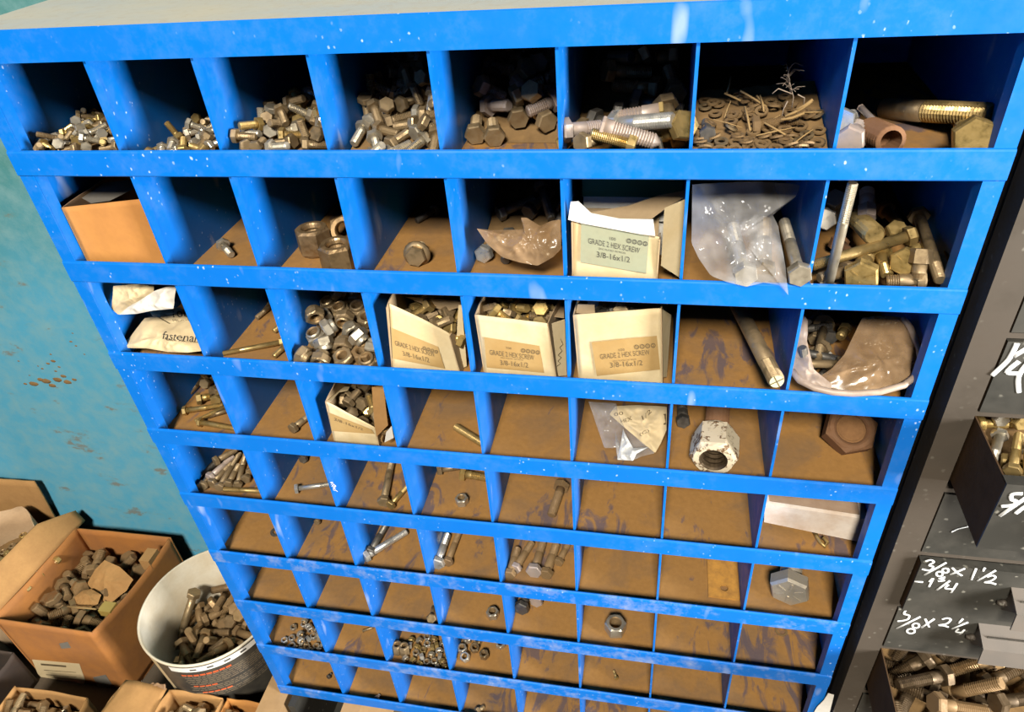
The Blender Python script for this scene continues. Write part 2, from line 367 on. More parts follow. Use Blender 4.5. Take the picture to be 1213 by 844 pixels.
# ------------------------------------------------------------------ fasteners (axis +Z, head below z = 0, tip at z = L; origin at 0.3 L)
def bolt_mbs(d, L, tl=None, af=None, hh=None, seg=12, flange=False, mark=False, point=False):
    af = af or 1.55 * d; hh = hh or 0.66 * d; tl = L * 0.75 if tl is None else tl
    o = 0.3 * L; H = MB(); S = MB(); r = d / 2
    hexr = lambda rr, z, ph=0: [V((rr * math.cos(math.pi / 3 * i + ph), rr * math.sin(math.pi / 3 * i + ph), z - o)) for i in range(6)][::-1]
    R6 = af / 1.732
    H.rings([hexr(R6, 0), hexr(R6, -hh * .80), hexr(R6 * .90, -hh)], 0, False)
    if flange:
        c = lambda rr, z: [V((rr * math.cos(math.pi / 8 * i), rr * math.sin(math.pi / 8 * i), z - o)) for i in range(16)][::-1]
        H.rings([c(R6 * 1.28, 0.0004), c(R6 * 1.28, -hh * .15), c(R6 * .98, -hh * .4)], 0, True)
    if mark:      # raised grade strokes on the head
        for k in range(3 if mark is True else mark):
            a = 2 * math.pi * k / (3 if mark is True else mark) + 0.3
            u = V((math.cos(a), math.sin(a), 0)); n = V((-u.y, u.x, 0)); z = -hh - o
            p = [u * R6 * .25 - n * af * .025, u * R6 * .68 - n * af * .025, u * R6 * .68 + n * af * .025, u * R6 * .25 + n * af * .025]
            H.slab([q + V((0, 0, z + .0001)) for q in p], (0, 0, -1), af * .02)
    circ = lambda rr, z: [V((rr * math.cos(2 * math.pi * i / seg), rr * math.sin(2 * math.pi * i / seg), z - o)) for i in range(seg)]
    rs = [circ(r, -.0002)]
    z0 = max(L - tl, d * .1); rs.append(circ(r, z0))
    n = max(4, min(22, int(tl / (d * .17)))); p = (L - z0 - d * .12) / n
    for k in range(n):
        rs.append(circ(r * .84, z0 + p * (k + .35))); rs.append(circ(r * 1.0, z0 + p * (k + .85)))
    rs.append(circ(r * .95, L - d * .1)); rs.append(circ(r * (.2 if point else .78), L + (d * .3 if point else 0)))
    S.rings(rs[:2], 0, True, True, False); S.rings(rs[1:], 0, False, False, True)
    return H, S
def nut_mb(af, h, hole=None, nylon=False, thread=True):
    B = MB(); R6 = af / 1.732; ro = hole or af * .30; N = 24; o = h / 2
    hx = lambda rr, z: [V(((rr * math.cos(math.radians(30)) / math.cos(((2*math.pi*i/N) % (math.pi/3)) - math.pi/6)) * math.cos(2*math.pi*i/N), (rr * math.cos(math.radians(30)) / math.cos(((2*math.pi*i/N) % (math.pi/3)) - math.pi/6)) * math.sin(2*math.pi*i/N), z - o)) for i in range(N)]
    ci = lambda rr, z: [V((rr * math.cos(2*math.pi*i/N), rr * math.sin(2*math.pi*i/N), z - o)) for i in range(N)]
    ht = h * (.68 if nylon else 1)
    rs = [ci(af * .47, 0), hx(R6, h * .10), hx(R6, ht - h * .10), ci(af * .47, ht)]
    if nylon: rs += [ci(af * .43, ht + h * .02), ci(af * .42, h * .92), ci(af * .36, h)]
    inner = [ci(ro * 1.12, rs[-1][0].z + o), ci(ro, rs[-1][0].z + o - h * .06)]
    if thread:
        for k in range(5):
            z = h * (.88 - k * .17); inner += [ci(ro * .90, z - h * .04), ci(ro, z - h * .125)]
    inner += [ci(ro, h * .05), ci(ro * 1.1, 0)]
    B.rings(rs[:], 0, False, False, False)
    B.rings([rs[-1], inner[0]], 0, False, False, False); B.rings(inner, 1, False, False, False); B.rings([inner[-1], rs[0]], 0, False, False, False)
    return B
def washer_mb(ro, ri, h):
    B = MB(); N = 18; ci = lambda rr, z: [V((rr * math.cos(2*math.pi*i/N), rr * math.sin(2*math.pi*i/N), z - h/2)) for i in range(N)]
    B.rings([ci(ri, 0), ci(ro, 0), ci(ro, h), ci(ri, h), ci(ri, 0)], 0, False, False, False); return B
_mesh = {}
def q_axis(dirv, roll=0.0):
    return V(dirv).to_track_quat('Z', 'Y') @ Quaternion((0, 0, 1), roll)
def bolt(spec, mat, loc, quat, label, group=None, name='hex_bolt', cat='bolt', parts=True, shank_mat=None, at_head=False):
    """spec: dict for bolt_mbs. loc = origin of the mesh (0.3 L up the shank)"""
    key = (tuple(sorted(spec.items())), mat.name, parts, shank_mat.name if shank_mat else '')
    if at_head: loc = V(loc) + quat @ V((0, 0, 0.3 * spec['L']))
    if key not in _mesh:
        H, S = bolt_mbs(**spec); sm = shank_mat or mat
        if parts: _mesh[key] = (H.mesh('head', mat), S.mesh('threaded_shank', sm))
        else:
            J = MB(); J.add(H.v, H.f); J.add(S.v, S.f)
            J.sm = H.sm + S.sm; J.m = [0] * len(H.f) + [1] * len(S.f)
            _mesh[key] = (J.mesh(name, [mat, sm]),)
    ms = _mesh[key]
    if parts:
        r = thing(name, label, cat, loc, group); r.rotation_mode = 'QUATERNION'; r.rotation_quaternion = quat
        for m in ms:
            o = bpy.data.objects.new(m.name.split('.')[0], m); COL.objects.link(o); o.parent = r
        return r
    o = bpy.data.objects.new(name, ms[0]); COL.objects.link(o); o.location = V(loc); o.rotation_mode = 'QUATERNION'; o.rotation_quaternion = quat
    return tag(o, label, cat, group)
def single(key, mbf, mat, loc, quat, label, cat, name, group=None):
    k = (key, mat.name)
    if k not in _mesh: _mesh[k] = mbf().mesh(name, [mat, M['bronze']] if key[0] == 'nut' or key[-1] == 'n' else mat)
    o = bpy.data.objects.new(name, _mesh[k]); COL.objects.link(o); o.location = V(loc); o.rotation_mode = 'QUATERNION'; o.rotation_quaternion = quat
    return tag(o, label, cat, group)
SPEC = {   # heaps: ('bolt', d, L, thread) / ('nut', af, h, nylon) / ('washer', ro, ri, h)
 'r1c1': ('bolt', .0058, .018, .016), 'r1c2': ('bolt', .0064, .015, .013), 'r1c3': ('bolt', .0076, .017, .015), 'r1c4': ('bolt', .0085, .020, .017),
 'r1c5': ('bolt', .0115, .024, .019), 'r1c6': ('bolt', .0125, .040, .028), 'r1c7': ('washer', .0055, .0030, .0016), 'r2c5': ('bolt', .0105, .038, .024),
 'r3c3': ('nut', .0200, .0150, 1), 'r3c4': ('bolt', .0095, .020, .017), 'r3c5': ('bolt', .0095, .020, .017), 'r3c6': ('bolt', .0095, .020, .017), 'r3c8': ('bolt', .0085, .042, .018),
 'r4c3': ('bolt', .0095, .018, .015), 'r8c1': ('nut', .0105, .0060, 0), 'r8c3': ('nut', .0105, .0065, 0), 'pail': ('bolt', .0150, .058, .034),
 'carton': ('bolt', .0190, .040, .025), 'sack': ('nut', .0150, .0100, 0), 'boxa': ('bolt', .0130, .055, .03), 'boxb': ('bolt', .0130, .045, .03), 'boxc': ('bolt', .0130, .045, .03),
 'draw1': ('bolt', .0085, .046, .024), 'draw2': ('bolt', .0150, .058, .042), 'r2c6': ('bolt', .0095, .020, .017)}
# grit that lies under the heaps: (x0, x1, y0, y1, floor z, height at front-left, front-right, back-right, back-left)
def _bm(r, c, y0, y1, *h): return (EDGE[c-1] + .0016 if c > 1 else .0154, EDGE[c] - .0016, y0, y1, FLR[r-1]) + h
MOUND = {
 'r1c1': _bm(1, 1, .0046, .13, .012, .018, .032, .014), 'r1c2': _bm(1, 2, .0046, .12, .000, .016, .028, .004), 'r1c3': _bm(1, 3, .0046, .15, .011, .018, .038, .012),
 'r1c4': _bm(1, 4, .0046, .29, .001, .011, .083, .055), 'r1c5': _bm(1, 5, .075, .29, .000, .000, .080, .070), 'r1c6': _bm(1, 6, .10, .28, .000, .004, .066, .050),
 'r1c7': _bm(1, 7, .0046, .12, .014, .016, .040, .032), 'r2c5': _bm(2, 5, .09, .28, .000, .006, .055, .045), 'r3c3': _bm(3, 3, .0046, .16, .006, .008, .058, .044),
 'r3c4': (.342, .405, .034, .108, FLR[2] + .0022, .026, .020, .034, .040), 'r3c5': (.445, .508, .026, .112, FLR[2] + .0022, .048, .044, .054, .056),
 'r3c6': (.545, .612, .026, .112, FLR[2] + .0022, .062, .062, .066, .066), 'r4c3': (.243, .296, .028, .10, FLR[3] + .0022, .012, .008, .030, .034),
 'draw1': (.9055, 1.20, -.080, .16, -.3345, .039, .039, .046, .046), 'draw2': (.9055, 1.24, -.130, .12, -.7150, .020, .020, .032, .032),
 'boxa': (-.553, -.402, -.138, -.042, -1.1570, .060, .060, .065, .065), 'boxb': (-.21, -.114, -.108, -.026, -1.1570, .100, .100, .110, .110), 'boxc': (-.097, -.043, -.108, -.026, -1.1570, .115, .115, .125, .125),
 'carton': (-.589, -.410, .048, .254, -1.1560, .095, .090, .110, .115)}
HEAPS = {
 'r1c1': [1068,95,-4,413,-613,-453,499,305,731,-15,629,735,-229,-108,340,457,-16,651,743,50,147,542,459,4,99,-62,771,-626,589,123,-31,205,-722,-236,618,541,905,25,607,721,-290,-167,557,738,25,561,685,-385,-261,283,99,-4,212,-315,431,-819,764,470,17,555,706,-326,-296,188,953,-30,297,311,-682,591,734,190,-16,195,-549,466,666,154,1131,-32,394,-331,614,-599,145,500,-44,473,-756,126,435,783,204,33,274,482,684,475,623,400,28,633,-760,-120,-93,975,143,29,563,574,-113,584,805,398,32,253,664,-54,-702,502,159,9,472,-763,305,320,256,216,-33,500,-166,728,-437,215,901,18,160,497,641,563,231,703,13,181,495,-721,-449,571,602,19,193,-734,-248,603,404,631,19,503,319,557,-579,762,327,73,345,-597,-158,-707,254,323,15,707,-44,-549,444,493,424,39,433,134,-841,-295,346,864,-6,125,758,-226,-599,79,791,-49,342,459,598,-562,80,394,-55,345,-457,586,573,512,317,-13,529,-32,-730,-432,831,288,39,163,-819,159,527,124,987,4,758,77,436,-478,1104,213,36,704,505,-384,318,937,353,66,268,-455,-778,341,413,241,15,16,-410,308,-859,261,566,-25,59,609,325,721],
 'r1c2': [1593,244,-103,556,202,-773,-230,1846,441,-42,551,-492,492,-461,1562,864,-72,42,-758,-325,564,2054,243,-29,694,-535,447,179,2026,344,-23,413,794,146,-421,1458,424,-110,207,463,-589,629,1751,691,-33,393,117,-795,448,1542,696,-83,631,-86,675,372,1273,1243,-148,449,-799,-347,-197,1954,121,-28,740,-139,-649,-106,1738,339,-70,313,-780,-115,530,1958,232,-1,372,568,-734,-31,1684,753,-12,816,539,-15,209,1874,289,-53,405,168,-789,431,1399,343,-131,255,-117,722,-633,1591,690,-20,316,-744,410,-423,1414,817,-110,509,-763,145,371,1918,425,22,620,80,-753,206,1712,247,-49,543,-190,-528,-625,1306,724,-82,472,-314,-74,821,1791,597,-35,682,-671,174,-234,1263,376,-155,159,-290,703,629],
 'r1c3': [2518,201,-26,6,65,-708,-703,2741,893,69,651,738,10,175,2731,635,48,63,240,-704,-666,2778,213,-6,577,170,-748,-279,2487,488,0,117,318,-733,-589,2449,911,-7,301,166,679,649,3103,121,4,107,705,182,677,2722,439,21,600,-103,-776,163,2500,689,5,654,742,-23,148,3138,386,88,86,-733,-420,-528,3175,178,67,510,-832,211,-63,2367,219,-41,174,-643,445,598,2358,516,-33,504,326,651,-465,2904,671,100,385,744,466,-285,2428,629,34,416,-871,-259,-10,2625,698,97,24,505,373,778,2667,842,97,203,359,121,903,2617,465,71,499,459,328,-658,2776,337,12,633,202,699,265,2359,362,14,97,683,-58,721,3129,254,81,337,333,-872,-121,2751,676,115,761,379,-277,-449,2306,949,32,2,259,-966,7,2659,493,138,445,301,785,-309,2383,769,44,165,239,-955,-58,2955,268,64,294,-13,-75,953,2355,250,35,506,444,594,440,2629,1007,69,326,79,-873,354,2659,1152,126,30,-532,455,-713,2666,767,184,777,243,564,139,2750,107,-7,213,657,58,721,3032,602,132,797,235,526,183,2372,409,84,562,627,92,-531,2306,705,21,254,-44,-174,-951,2523,1038,122,580,797,-23,168],
 'r1c4': [3985,474,16,171,149,639,735,3958,702,70,245,-653,303,-650,3649,854,71,557,827,-72,8,3606,1106,124,22,-201,686,699,3556,1416,178,349,-756,-336,440,3578,344,-67,390,741,-324,441,4118,516,43,597,-590,-295,-458,3631,506,-19,639,34,743,-194,3693,671,30,59,-605,-294,-737,3672,1299,250,16,586,552,594,3719,1115,190,483,495,-356,-629,3467,1479,217,100,501,607,609,3530,1657,287,61,930,-62,-358,4008,236,-41,237,-285,-781,503,3583,710,104,159,-774,498,357,3786,348,-40,519,-183,630,548,3799,1253,242,157,465,650,579,3434,1746,256,610,310,212,698,3823,545,21,626,-298,-716,79,3432,1125,162,66,511,82,-853,3865,840,155,645,125,54,-752,4037,698,184,193,471,775,-374,3833,191,-74,738,-390,533,141,3883,998,212,674,-498,-329,-435,4189,176,6,312,536,677,-396,3433,1562,237,20,-946,175,271,3384,1097,59,201,-4,784,-587,4094,493,127,561,-510,507,-410,3658,96,-56,884,249,380,106,3660,1455,326,104,-820,-100,553,3709,1339,325,264,616,-416,-615,3747,837,130,3,239,697,676,3338,855,91,115,-957,247,99,4143,662,147,519,535,122,-656,3353,999,202,630,-115,121,758,4131,323,77,215,534,732,365,3408,794,7,691,-620,279,247,3348,555,-58,299,549,617,-478,3410,1639,331,726,-267,269,-574,3939,963,289,504,-761,408,17,3480,716,77,233,-19,871,-433,3724,1042,248,853,-330,-316,-251,3360,1304,154,640,-43,-160,750],
 'r1c5': [4949,1869,273,67,112,-619,-775,4978,971,-63,560,-653,68,505,4653,1850,261,83,32,582,808,4747,1036,-39,698,-491,-402,-333,5098,1570,160,581,443,-662,-165,4779,1421,105,481,-683,62,-546,4724,1458,202,465,-793,-335,208,4542,1826,317,618,376,209,658,4560,787,-122,701,-516,-397,-290,5013,954,50,521,703,-331,-353,5057,1475,234,208,487,-806,266,4404,1462,97,435,721,-451,296,4940,1221,30,515,-419,644,-379,4547,1050,20,284,637,-119,706,4835,1077,141,661,58,599,448,5100,1701,449,165,914,-42,-367,4384,833,-114,405,-244,-593,-652,4375,1945,358,11,-253,927,278,4938,1003,121,15,264,850,455,5090,1319,67,577,240,-694,-357,4455,1686,179,448,620,414,492,4838,1655,244,528,-728,221,376,4460,1214,114,177,-838,-260,-447],
 'r1c6': [5856,1455,40,574,168,-694,-401,5781,2306,301,249,352,-747,506,5835,1052,-90,494,-480,561,-460,6069,2181,299,39,588,583,-560,5692,1577,154,90,644,421,633,5608,916,-130,336,755,53,561,5989,1188,-35,24,747,-108,656,6008,1854,192,520,-558,-498,412,5752,1738,205,292,674,-533,-419,5568,1721,248,715,585,261,280,6090,795,-139,651,414,-618,154,5886,308,-145,36,-661,-336,671,5523,748,-145,263,736,90,618,6154,1470,58,780,-619,-90,36,6147,759,-22,447,697,545,-129,6144,2110,412,216,885,354,-214],
 'r1c7': [6520,707,38,6,39,77,-996,7168,195,-33,966,102,15,-235,6558,250,-33,99,-979,-178,-28,6972,824,91,879,86,2,-470,6897,102,-57,26,-336,-936,-100,6637,398,28,768,127,209,592,6685,307,-4,17,-237,970,-40,6670,234,-34,641,58,-85,761,7144,89,-18,253,842,-457,137,6912,406,23,740,55,213,-636,6439,951,70,5,389,917,86,7249,106,-49,101,-989,-104,-20,6439,839,52,70,-464,882,50,6436,184,-50,53,-202,976,68,6882,212,-35,949,100,22,-299,7111,651,61,92,-927,-361,-46,6426,83,-27,469,-201,339,791,6766,866,102,996,78,-36,-39,6888,275,3,984,-79,-154,-29,6667,675,44,996,77,-38,-4,7209,315,-7,915,90,-49,390,7172,418,25,195,-66,-163,965,6417,537,3,35,49,995,79,7086,266,9,174,982,59,34,7015,127,-50,936,100,26,-337,7285,212,-27,85,-765,636,58,6780,259,-27,87,-887,-450,-55,7027,218,-19,6,945,328,5,7128,782,89,236,34,97,-966,6778,689,67,11,950,-307,62,6548,868,65,78,-996,21,-37,7012,359,-1,59,-645,-757,-84,6787,597,42,928,58,-64,362,6789,144,-50,13,-31,994,102,6837,784,88,985,6,-125,-115,6671,106,-61,638,58,-85,764,6474,502,30,523,175,124,825,7210,598,76,25,917,344,200,7088,905,113,546,74,43,-833,7304,573,68,582,180,-71,-790,6386,287,-17,294,7,-126,-947,7152,199,-12,14,-222,-970,-102,6679,615,56,645,21,-84,759,6541,102,-44,995,102,-9,-8,6884,648,71,841,175,-152,489,6960,102,-35,791,87,54,-603,7303,374,7,803,88,53,-587,7035,167,2,83,6,-4,-996,7266,169,-16,845,82,-62,525,7043,328,34,91,-918,-383,-48,6646,586,70,24,-37,-78,996,6974,252,3,158,545,819,-82,6391,235,-25,164,28,-121,-979,6638,512,37,927,58,-64,366,7103,719,96,942,94,-42,319,7250,574,69,90,749,631,180,6989,712,100,53,513,-856,45,7065,86,0,564,-259,117,776,6764,128,-34,25,-152,983,100,6457,384,13,678,-167,200,-687,6499,286,-6,100,177,-107,-973,6554,212,-20,732,69,-76,673,6742,185,-5,4,783,-617,76,7182,95,2,272,908,-306,92,6655,102,-41,337,44,93,-936,6805,342,11,15,-51,993,102,6855,142,-17,93,-987,-90,92,6343,656,63,676,133,-718,-97,6500,865,81,615,17,-84,784,6696,984,105,769,88,-74,-629],
 'r2c5': [4939,1928,-1036,8,-40,647,762,4807,1454,-1167,161,177,622,745,4896,1435,-1084,204,14,884,-420,4821,1888,-970,262,613,-594,-450,4541,1420,-1194,87,-577,-325,-744,5092,1215,-1211,573,815,-77,-45,5055,824,-1303,491,-624,-103,-599,4594,825,-1320,279,382,-666,577,4380,2176,-1030,582,810,-75,-11],
 'r3c3': [2931,683,-2238,154,-972,175,18,2810,162,-2408,140,-863,481,67,2651,1083,-2148,11,-67,-120,991,3088,147,-2408,488,85,130,-859,2548,835,-2223,851,67,-119,507,2539,308,-2336,351,882,292,116,3133,301,-2314,397,-233,-327,-825,2792,513,-2270,219,-514,348,753,2356,152,-2395,538,438,703,157,2667,637,-2224,78,-24,757,-649,2757,324,-2331,390,-327,491,707,2559,134,-2396,704,-513,289,397,2518,541,-2273,480,-611,-19,-629,2368,724,-2275,136,-896,423,-11,2773,838,-2192,776,128,88,-612,2361,468,-2339,897,136,-11,-420,2497,1000,-2075,405,-737,504,-198,2355,947,-2222,692,34,-132,709,2957,349,-2248,433,182,878,-92,2353,586,-2125,731,-358,-486,-319],
 'r3c4': [3915,744,-2244,191,-497,491,690,3615,814,-2147,67,-686,540,483,4038,376,-2198,36,563,-226,-794,4057,399,-2101,394,-101,859,310,3964,782,-2170,64,822,435,361,3602,950,-2114,284,719,624,113,3892,956,-2128,200,-44,978,-38,4097,585,-2194,15,-710,-704,24,3716,961,-2110,762,441,-20,-474,3716,489,-2047,187,-513,-539,-642,4061,700,-2043,246,682,-685,-77,3749,963,-2002,644,685,-156,302,3823,565,-2143,914,324,170,-176,3992,959,-2081,355,747,-537,165,3531,729,-2102,641,101,536,-540,3931,326,-1982,729,-194,465,-464,3847,670,-2069,375,-821,-209,377,3660,558,-1979,31,-863,-203,461,3455,612,-2171,486,6,87,-870],
 'r3c5': [4658,502,-2040,541,30,754,371,4550,801,-1939,248,-365,324,837,4825,504,-1984,377,839,-371,-129,4497,617,-1949,508,-391,541,-544,4445,767,-1934,13,-584,811,42,4492,501,-1955,625,-326,154,-693,5036,691,-1997,562,-815,-116,-80,4992,351,-1994,347,-840,414,49,4467,397,-1916,275,619,729,-97,5037,975,-2011,690,-723,44,-1,4980,433,-1932,368,-481,-426,672,4983,465,-1840,229,-459,-743,-430,4609,349,-1950,255,813,453,-264,4765,361,-1955,99,-457,605,645,4988,805,-1906,541,9,593,596,4596,288,-1847,79,894,-13,442,4750,500,-1874,62,394,-374,837,4686,692,-1829,13,660,112,743],
 'r3c6': [6041,543,-1899,392,475,-586,-526,5598,502,-1901,639,285,-705,-117,5550,571,-1841,171,245,851,432,5882,514,-1847,5,149,879,-454,5775,512,-1854,264,-408,761,429],
 'r2c6': [6212,505,-1258,48,-229,-969,-81],
 'r3c8': [7731,655,-2540,135,-547,-482,-671,7840,595,-2540,156,531,499,-666,7664,1177,-2478,278,428,676,-531,7811,1185,-2469,598,-637,-246,-421,7788,622,-2458,684,500,514,-132,7932,1203,-2471,336,-318,665,586,7691,626,-2388,365,786,85,-492,7644,1110,-2410,91,627,91,769,7544,1014,-2370,513,748,296,-299,7704,547,-2330,251,-751,253,-556,7749,445,-2357,501,-482,-526,490,7729,1206,-2325,769,572,-285,-2,7580,349,-2349,987,70,-146,10,7644,1416,-2406,674,-368,640,-8],
 'r4c3': [2941,316,-3596,210,691,357,592,2638,535,-3479,322,601,-168,-712,2701,286,-3530,230,829,-448,-243,2629,790,-3382,22,28,-989,-145,2992,527,-3545,676,-130,-725,42,2981,509,-3416,352,178,-819,-416,2532,918,-3404,256,-720,301,-570,2596,351,-3474,544,594,-430,409,2560,341,-3385,280,550,-618,-488,2479,736,-3426,584,-477,597,274,2932,348,-3409,365,-762,-534,32,2510,560,-3367,158,-730,10,-665,2712,565,-3369,583,-799,142,-39,2834,479,-3335,833,-398,-52,382,2584,522,-3284,336,-457,-432,-701],
 'r8c1': [801,366,-8510,0,680,733,0,672,216,-8487,638,-54,705,-305,922,348,-8487,685,-189,681,-177,506,163,-8510,683,0,0,-730,921,208,-8510,0,564,-825,0,443,295,-8510,0,-46,999,0,612,318,-8510,0,981,-192,0,650,523,-8487,253,-253,660,-660,543,564,-8510,0,971,-239,0,766,174,-8510,611,0,0,-792,828,344,-8446,853,0,0,521,856,104,-8486,272,-838,-433,190,677,206,-8378,322,-322,629,-629,834,485,-8482,243,-452,727,456,930,344,-8378,345,707,-10,-617,707,481,-8487,527,145,692,-472,587,112,-8487,425,425,-565,-565,1042,242,-8487,506,-175,-685,-494,684,91,-8487,347,360,-609,616,563,585,-8423,707,707,-24,-24,335,239,-8510,0,600,800,0,595,340,-8424,352,-707,-2,613,1011,124,-8487,198,-687,-168,679,733,303,-8487,207,-207,-676,676,386,486,-8510,0,999,-48,0],
 'r8c3': [3015,137,-8487,357,-707,-4,-610,2703,625,-8507,0,791,612,0,2842,448,-8487,74,646,288,703,2858,326,-8487,385,-321,-630,-593,2465,203,-8487,706,-384,-594,-36,2598,329,-8507,1000,0,0,-27,3128,347,-8507,0,992,127,0,3011,320,-8487,216,-691,149,-673,2714,148,-8487,693,-693,143,-143,2833,593,-8487,366,-341,-619,-605,2592,187,-8487,627,-30,706,-327,3130,147,-8487,669,534,464,-230,2965,412,-8487,251,447,-548,661,2717,271,-8487,707,331,-625,-25,2471,434,-8487,226,-693,140,-670,2993,545,-8487,488,199,679,-511,2594,543,-8487,373,707,-22,601,2589,423,-8487,589,634,314,-392,2460,531,-8487,314,392,-589,633,3094,436,-8487,493,-193,-680,-507,2703,394,-8507,0,980,198,0,2818,202,-8507,446,0,0,-895,3069,236,-8487,666,666,239,239,2902,496,-8487,625,-25,-707,331,2737,504,-8507,0,964,265,0,2934,230,-8507,336,0,0,942],
 'sack': [-6112,1564,-9648,0,458,-889,0,-7221,2414,-9648,787,0,0,-616,-7302,1764,-9623,383,324,-629,595,-7337,1946,-9648,867,0,0,499,-7246,2117,-9648,887,0,0,461,-6114,1191,-9623,585,-637,-308,-398,-7181,1910,-9623,610,-610,-358,358,-5969,1909,-9623,44,-44,-706,706,-7145,1731,-9623,698,-249,662,-116],
 'boxa': [-5135,-887,-10706,479,878,-10,-25,-4644,-620,-10804,145,642,254,-709,-4589,-881,-10740,733,-97,480,471,-4630,-947,-10634,56,-187,519,832,-5460,-891,-10720,217,-145,413,873,-5158,-497,-10776,7,-782,25,623,-5288,-792,-10556,500,-603,382,490],
 'boxb': [-1791,-360,-10386,665,37,-746,21,-1958,-580,-10236,391,-579,-452,-555,-1858,-684,-10167,429,384,810,-110,-1487,-468,-10203,679,647,231,-258,-1540,-425,-10093,575,-322,-751,36],
 'boxc': [-750,-445,-10170,723,527,216,392,-876,-627,-10139,101,-20,-590,-801],
 'carton': [-5495,885,-10476,368,456,-584,-562,-5627,1462,-10418,96,-695,341,-626,-4743,897,-10491,560,640,460,-255,-5342,2039,-10124,291,658,495,487,-4397,1475,-10299,442,402,-491,-635,-5444,1040,-10340,183,354,350,-848,-5361,1644,-10170,123,-168,-546,-811,-4318,1656,-10268,955,245,136,-102,-5398,1083,-10091,502,609,116,-603,-5149,2262,-10201,12,-463,885,47,-5428,1615,-9997,127,-782,227,567,-4466,1613,-10045,565,776,-30,-281,-5435,2409,-10180,3,-294,955,48,-5841,1013,-10167,832,-52,-168,527,-4407,2172,-10020,563,-507,-648,76,-5702,1531,-10068,547,-13,678,-490,-4755,760,-10161,426,-155,-841,-295,-5266,2126,-9874,322,-422,507,679,-5019,1150,-10418,612,-772,90,-144,-5763,753,-10192,524,57,-784,-326,-4814,1567,-10045,136,-439,188,-868,-5711,2258,-10223,326,26,-41,944,-5642,1233,-10098,26,961,248,115,-4658,2184,-9943,773,-424,187,-434,-4588,1267,-10158,130,406,-222,-877,-4738,1064,-10190,498,691,424,308,-5920,1281,-10267,19,-963,255,82,-4781,2433,-10193,46,-997,66,14,-5903,2310,-10250,588,559,-470,348,-5229,771,-10233,507,-347,-547,-568,-4626,905,-10012,367,584,613,384,-5882,1878,-10255,987,44,18,-156],
 'draw1': [9391,285,-2852,444,484,541,525,9447,-277,-2831,754,267,592,97,9478,339,-2778,464,-721,329,397,9337,-270,-2765,183,-410,-544,-709,9348,395,-2787,574,-653,-428,-247,9416,-360,-2761,735,-588,-99,-323,9733,-227,-2803,484,-72,-784,-382,9290,-28,-2861,147,-151,-721,660],
 'draw2': [9485,-700,-6820,194,221,687,664,10201,-105,-6792,79,90,714,690,10295,462,-6765,594,676,-313,-303,9514,-36,-6789,369,420,-596,-577,9650,565,-6663,688,570,-207,398,9336,-372,-6805,637,726,-187,-181,11007,115,-6781,12,-635,-387,669,10424,4,-6719,497,-212,-568,-621,10443,-28,-6545,16,537,298,789,9462,-341,-6645,404,381,-599,-577,10971,9,-6651,706,426,565,-5,9748,-543,-6495,367,-697,392,-475,10485,-308,-6591,11,-709,-245,-661,9553,-217,-6515,727,276,-629,-28,10118,440,-6529,106,789,355,-490,9521,430,-6579,431,869,-114,-215,9414,-31,-6604,417,-32,-888,190,10019,-232,-6624,209,-324,126,-914,9176,-877,-6752,374,-318,496,717,10204,124,-6596,450,338,-818,-117],
 'pail': [-1369,1488,-10346,484,525,-515,-475,-2055,1368,-10346,189,205,706,651,-2304,664,-10346,611,608,-414,294,-1382,1371,-10231,546,819,-125,-124,-2219,451,-10226,161,698,318,622,-2363,1509,-10271,722,557,252,326,-2513,1539,-10167,149,-379,-706,579,-1883,638,-10190,36,-705,-124,697,-1196,1278,-10111,539,464,679,184,-2483,1361,-10123,110,638,-656,388,-2021,1446,-10192,373,-830,136,392,-1352,1141,-10145,707,253,647,134,-2192,277,-10000,519,-763,116,367,-1536,781,-10251,10,-65,809,-584,-2115,1684,-10139,776,502,-381,-13,-1411,712,-10151,676,611,-412,26,-2138,1421,-10042,311,-717,-294,-550,-2206,512,-9929,321,-256,755,-512,-2201,781,-9941,730,-2,75,-680,-2154,1777,-10012,739,408,369,-388,-1268,458,-10185,707,245,-354,-561,-1922,941,-10159,557,103,239,-788,-1930,1891,-9988,760,641,72,-78,-1746,1640,-10080,80,-423,845,317,-1766,1007,-10214,763,476,177,-400,-2088,1083,-10146,740,-39,670,44,-1704,1431,-10119,359,-802,444,176,-1513,1459,-10026,245,-865,-425,-107,-2037,754,-9966,471,517,-357,619,-2056,1951,-9871,32,-753,-202,625,-1630,639,-9951,650,607,73,-452],
}
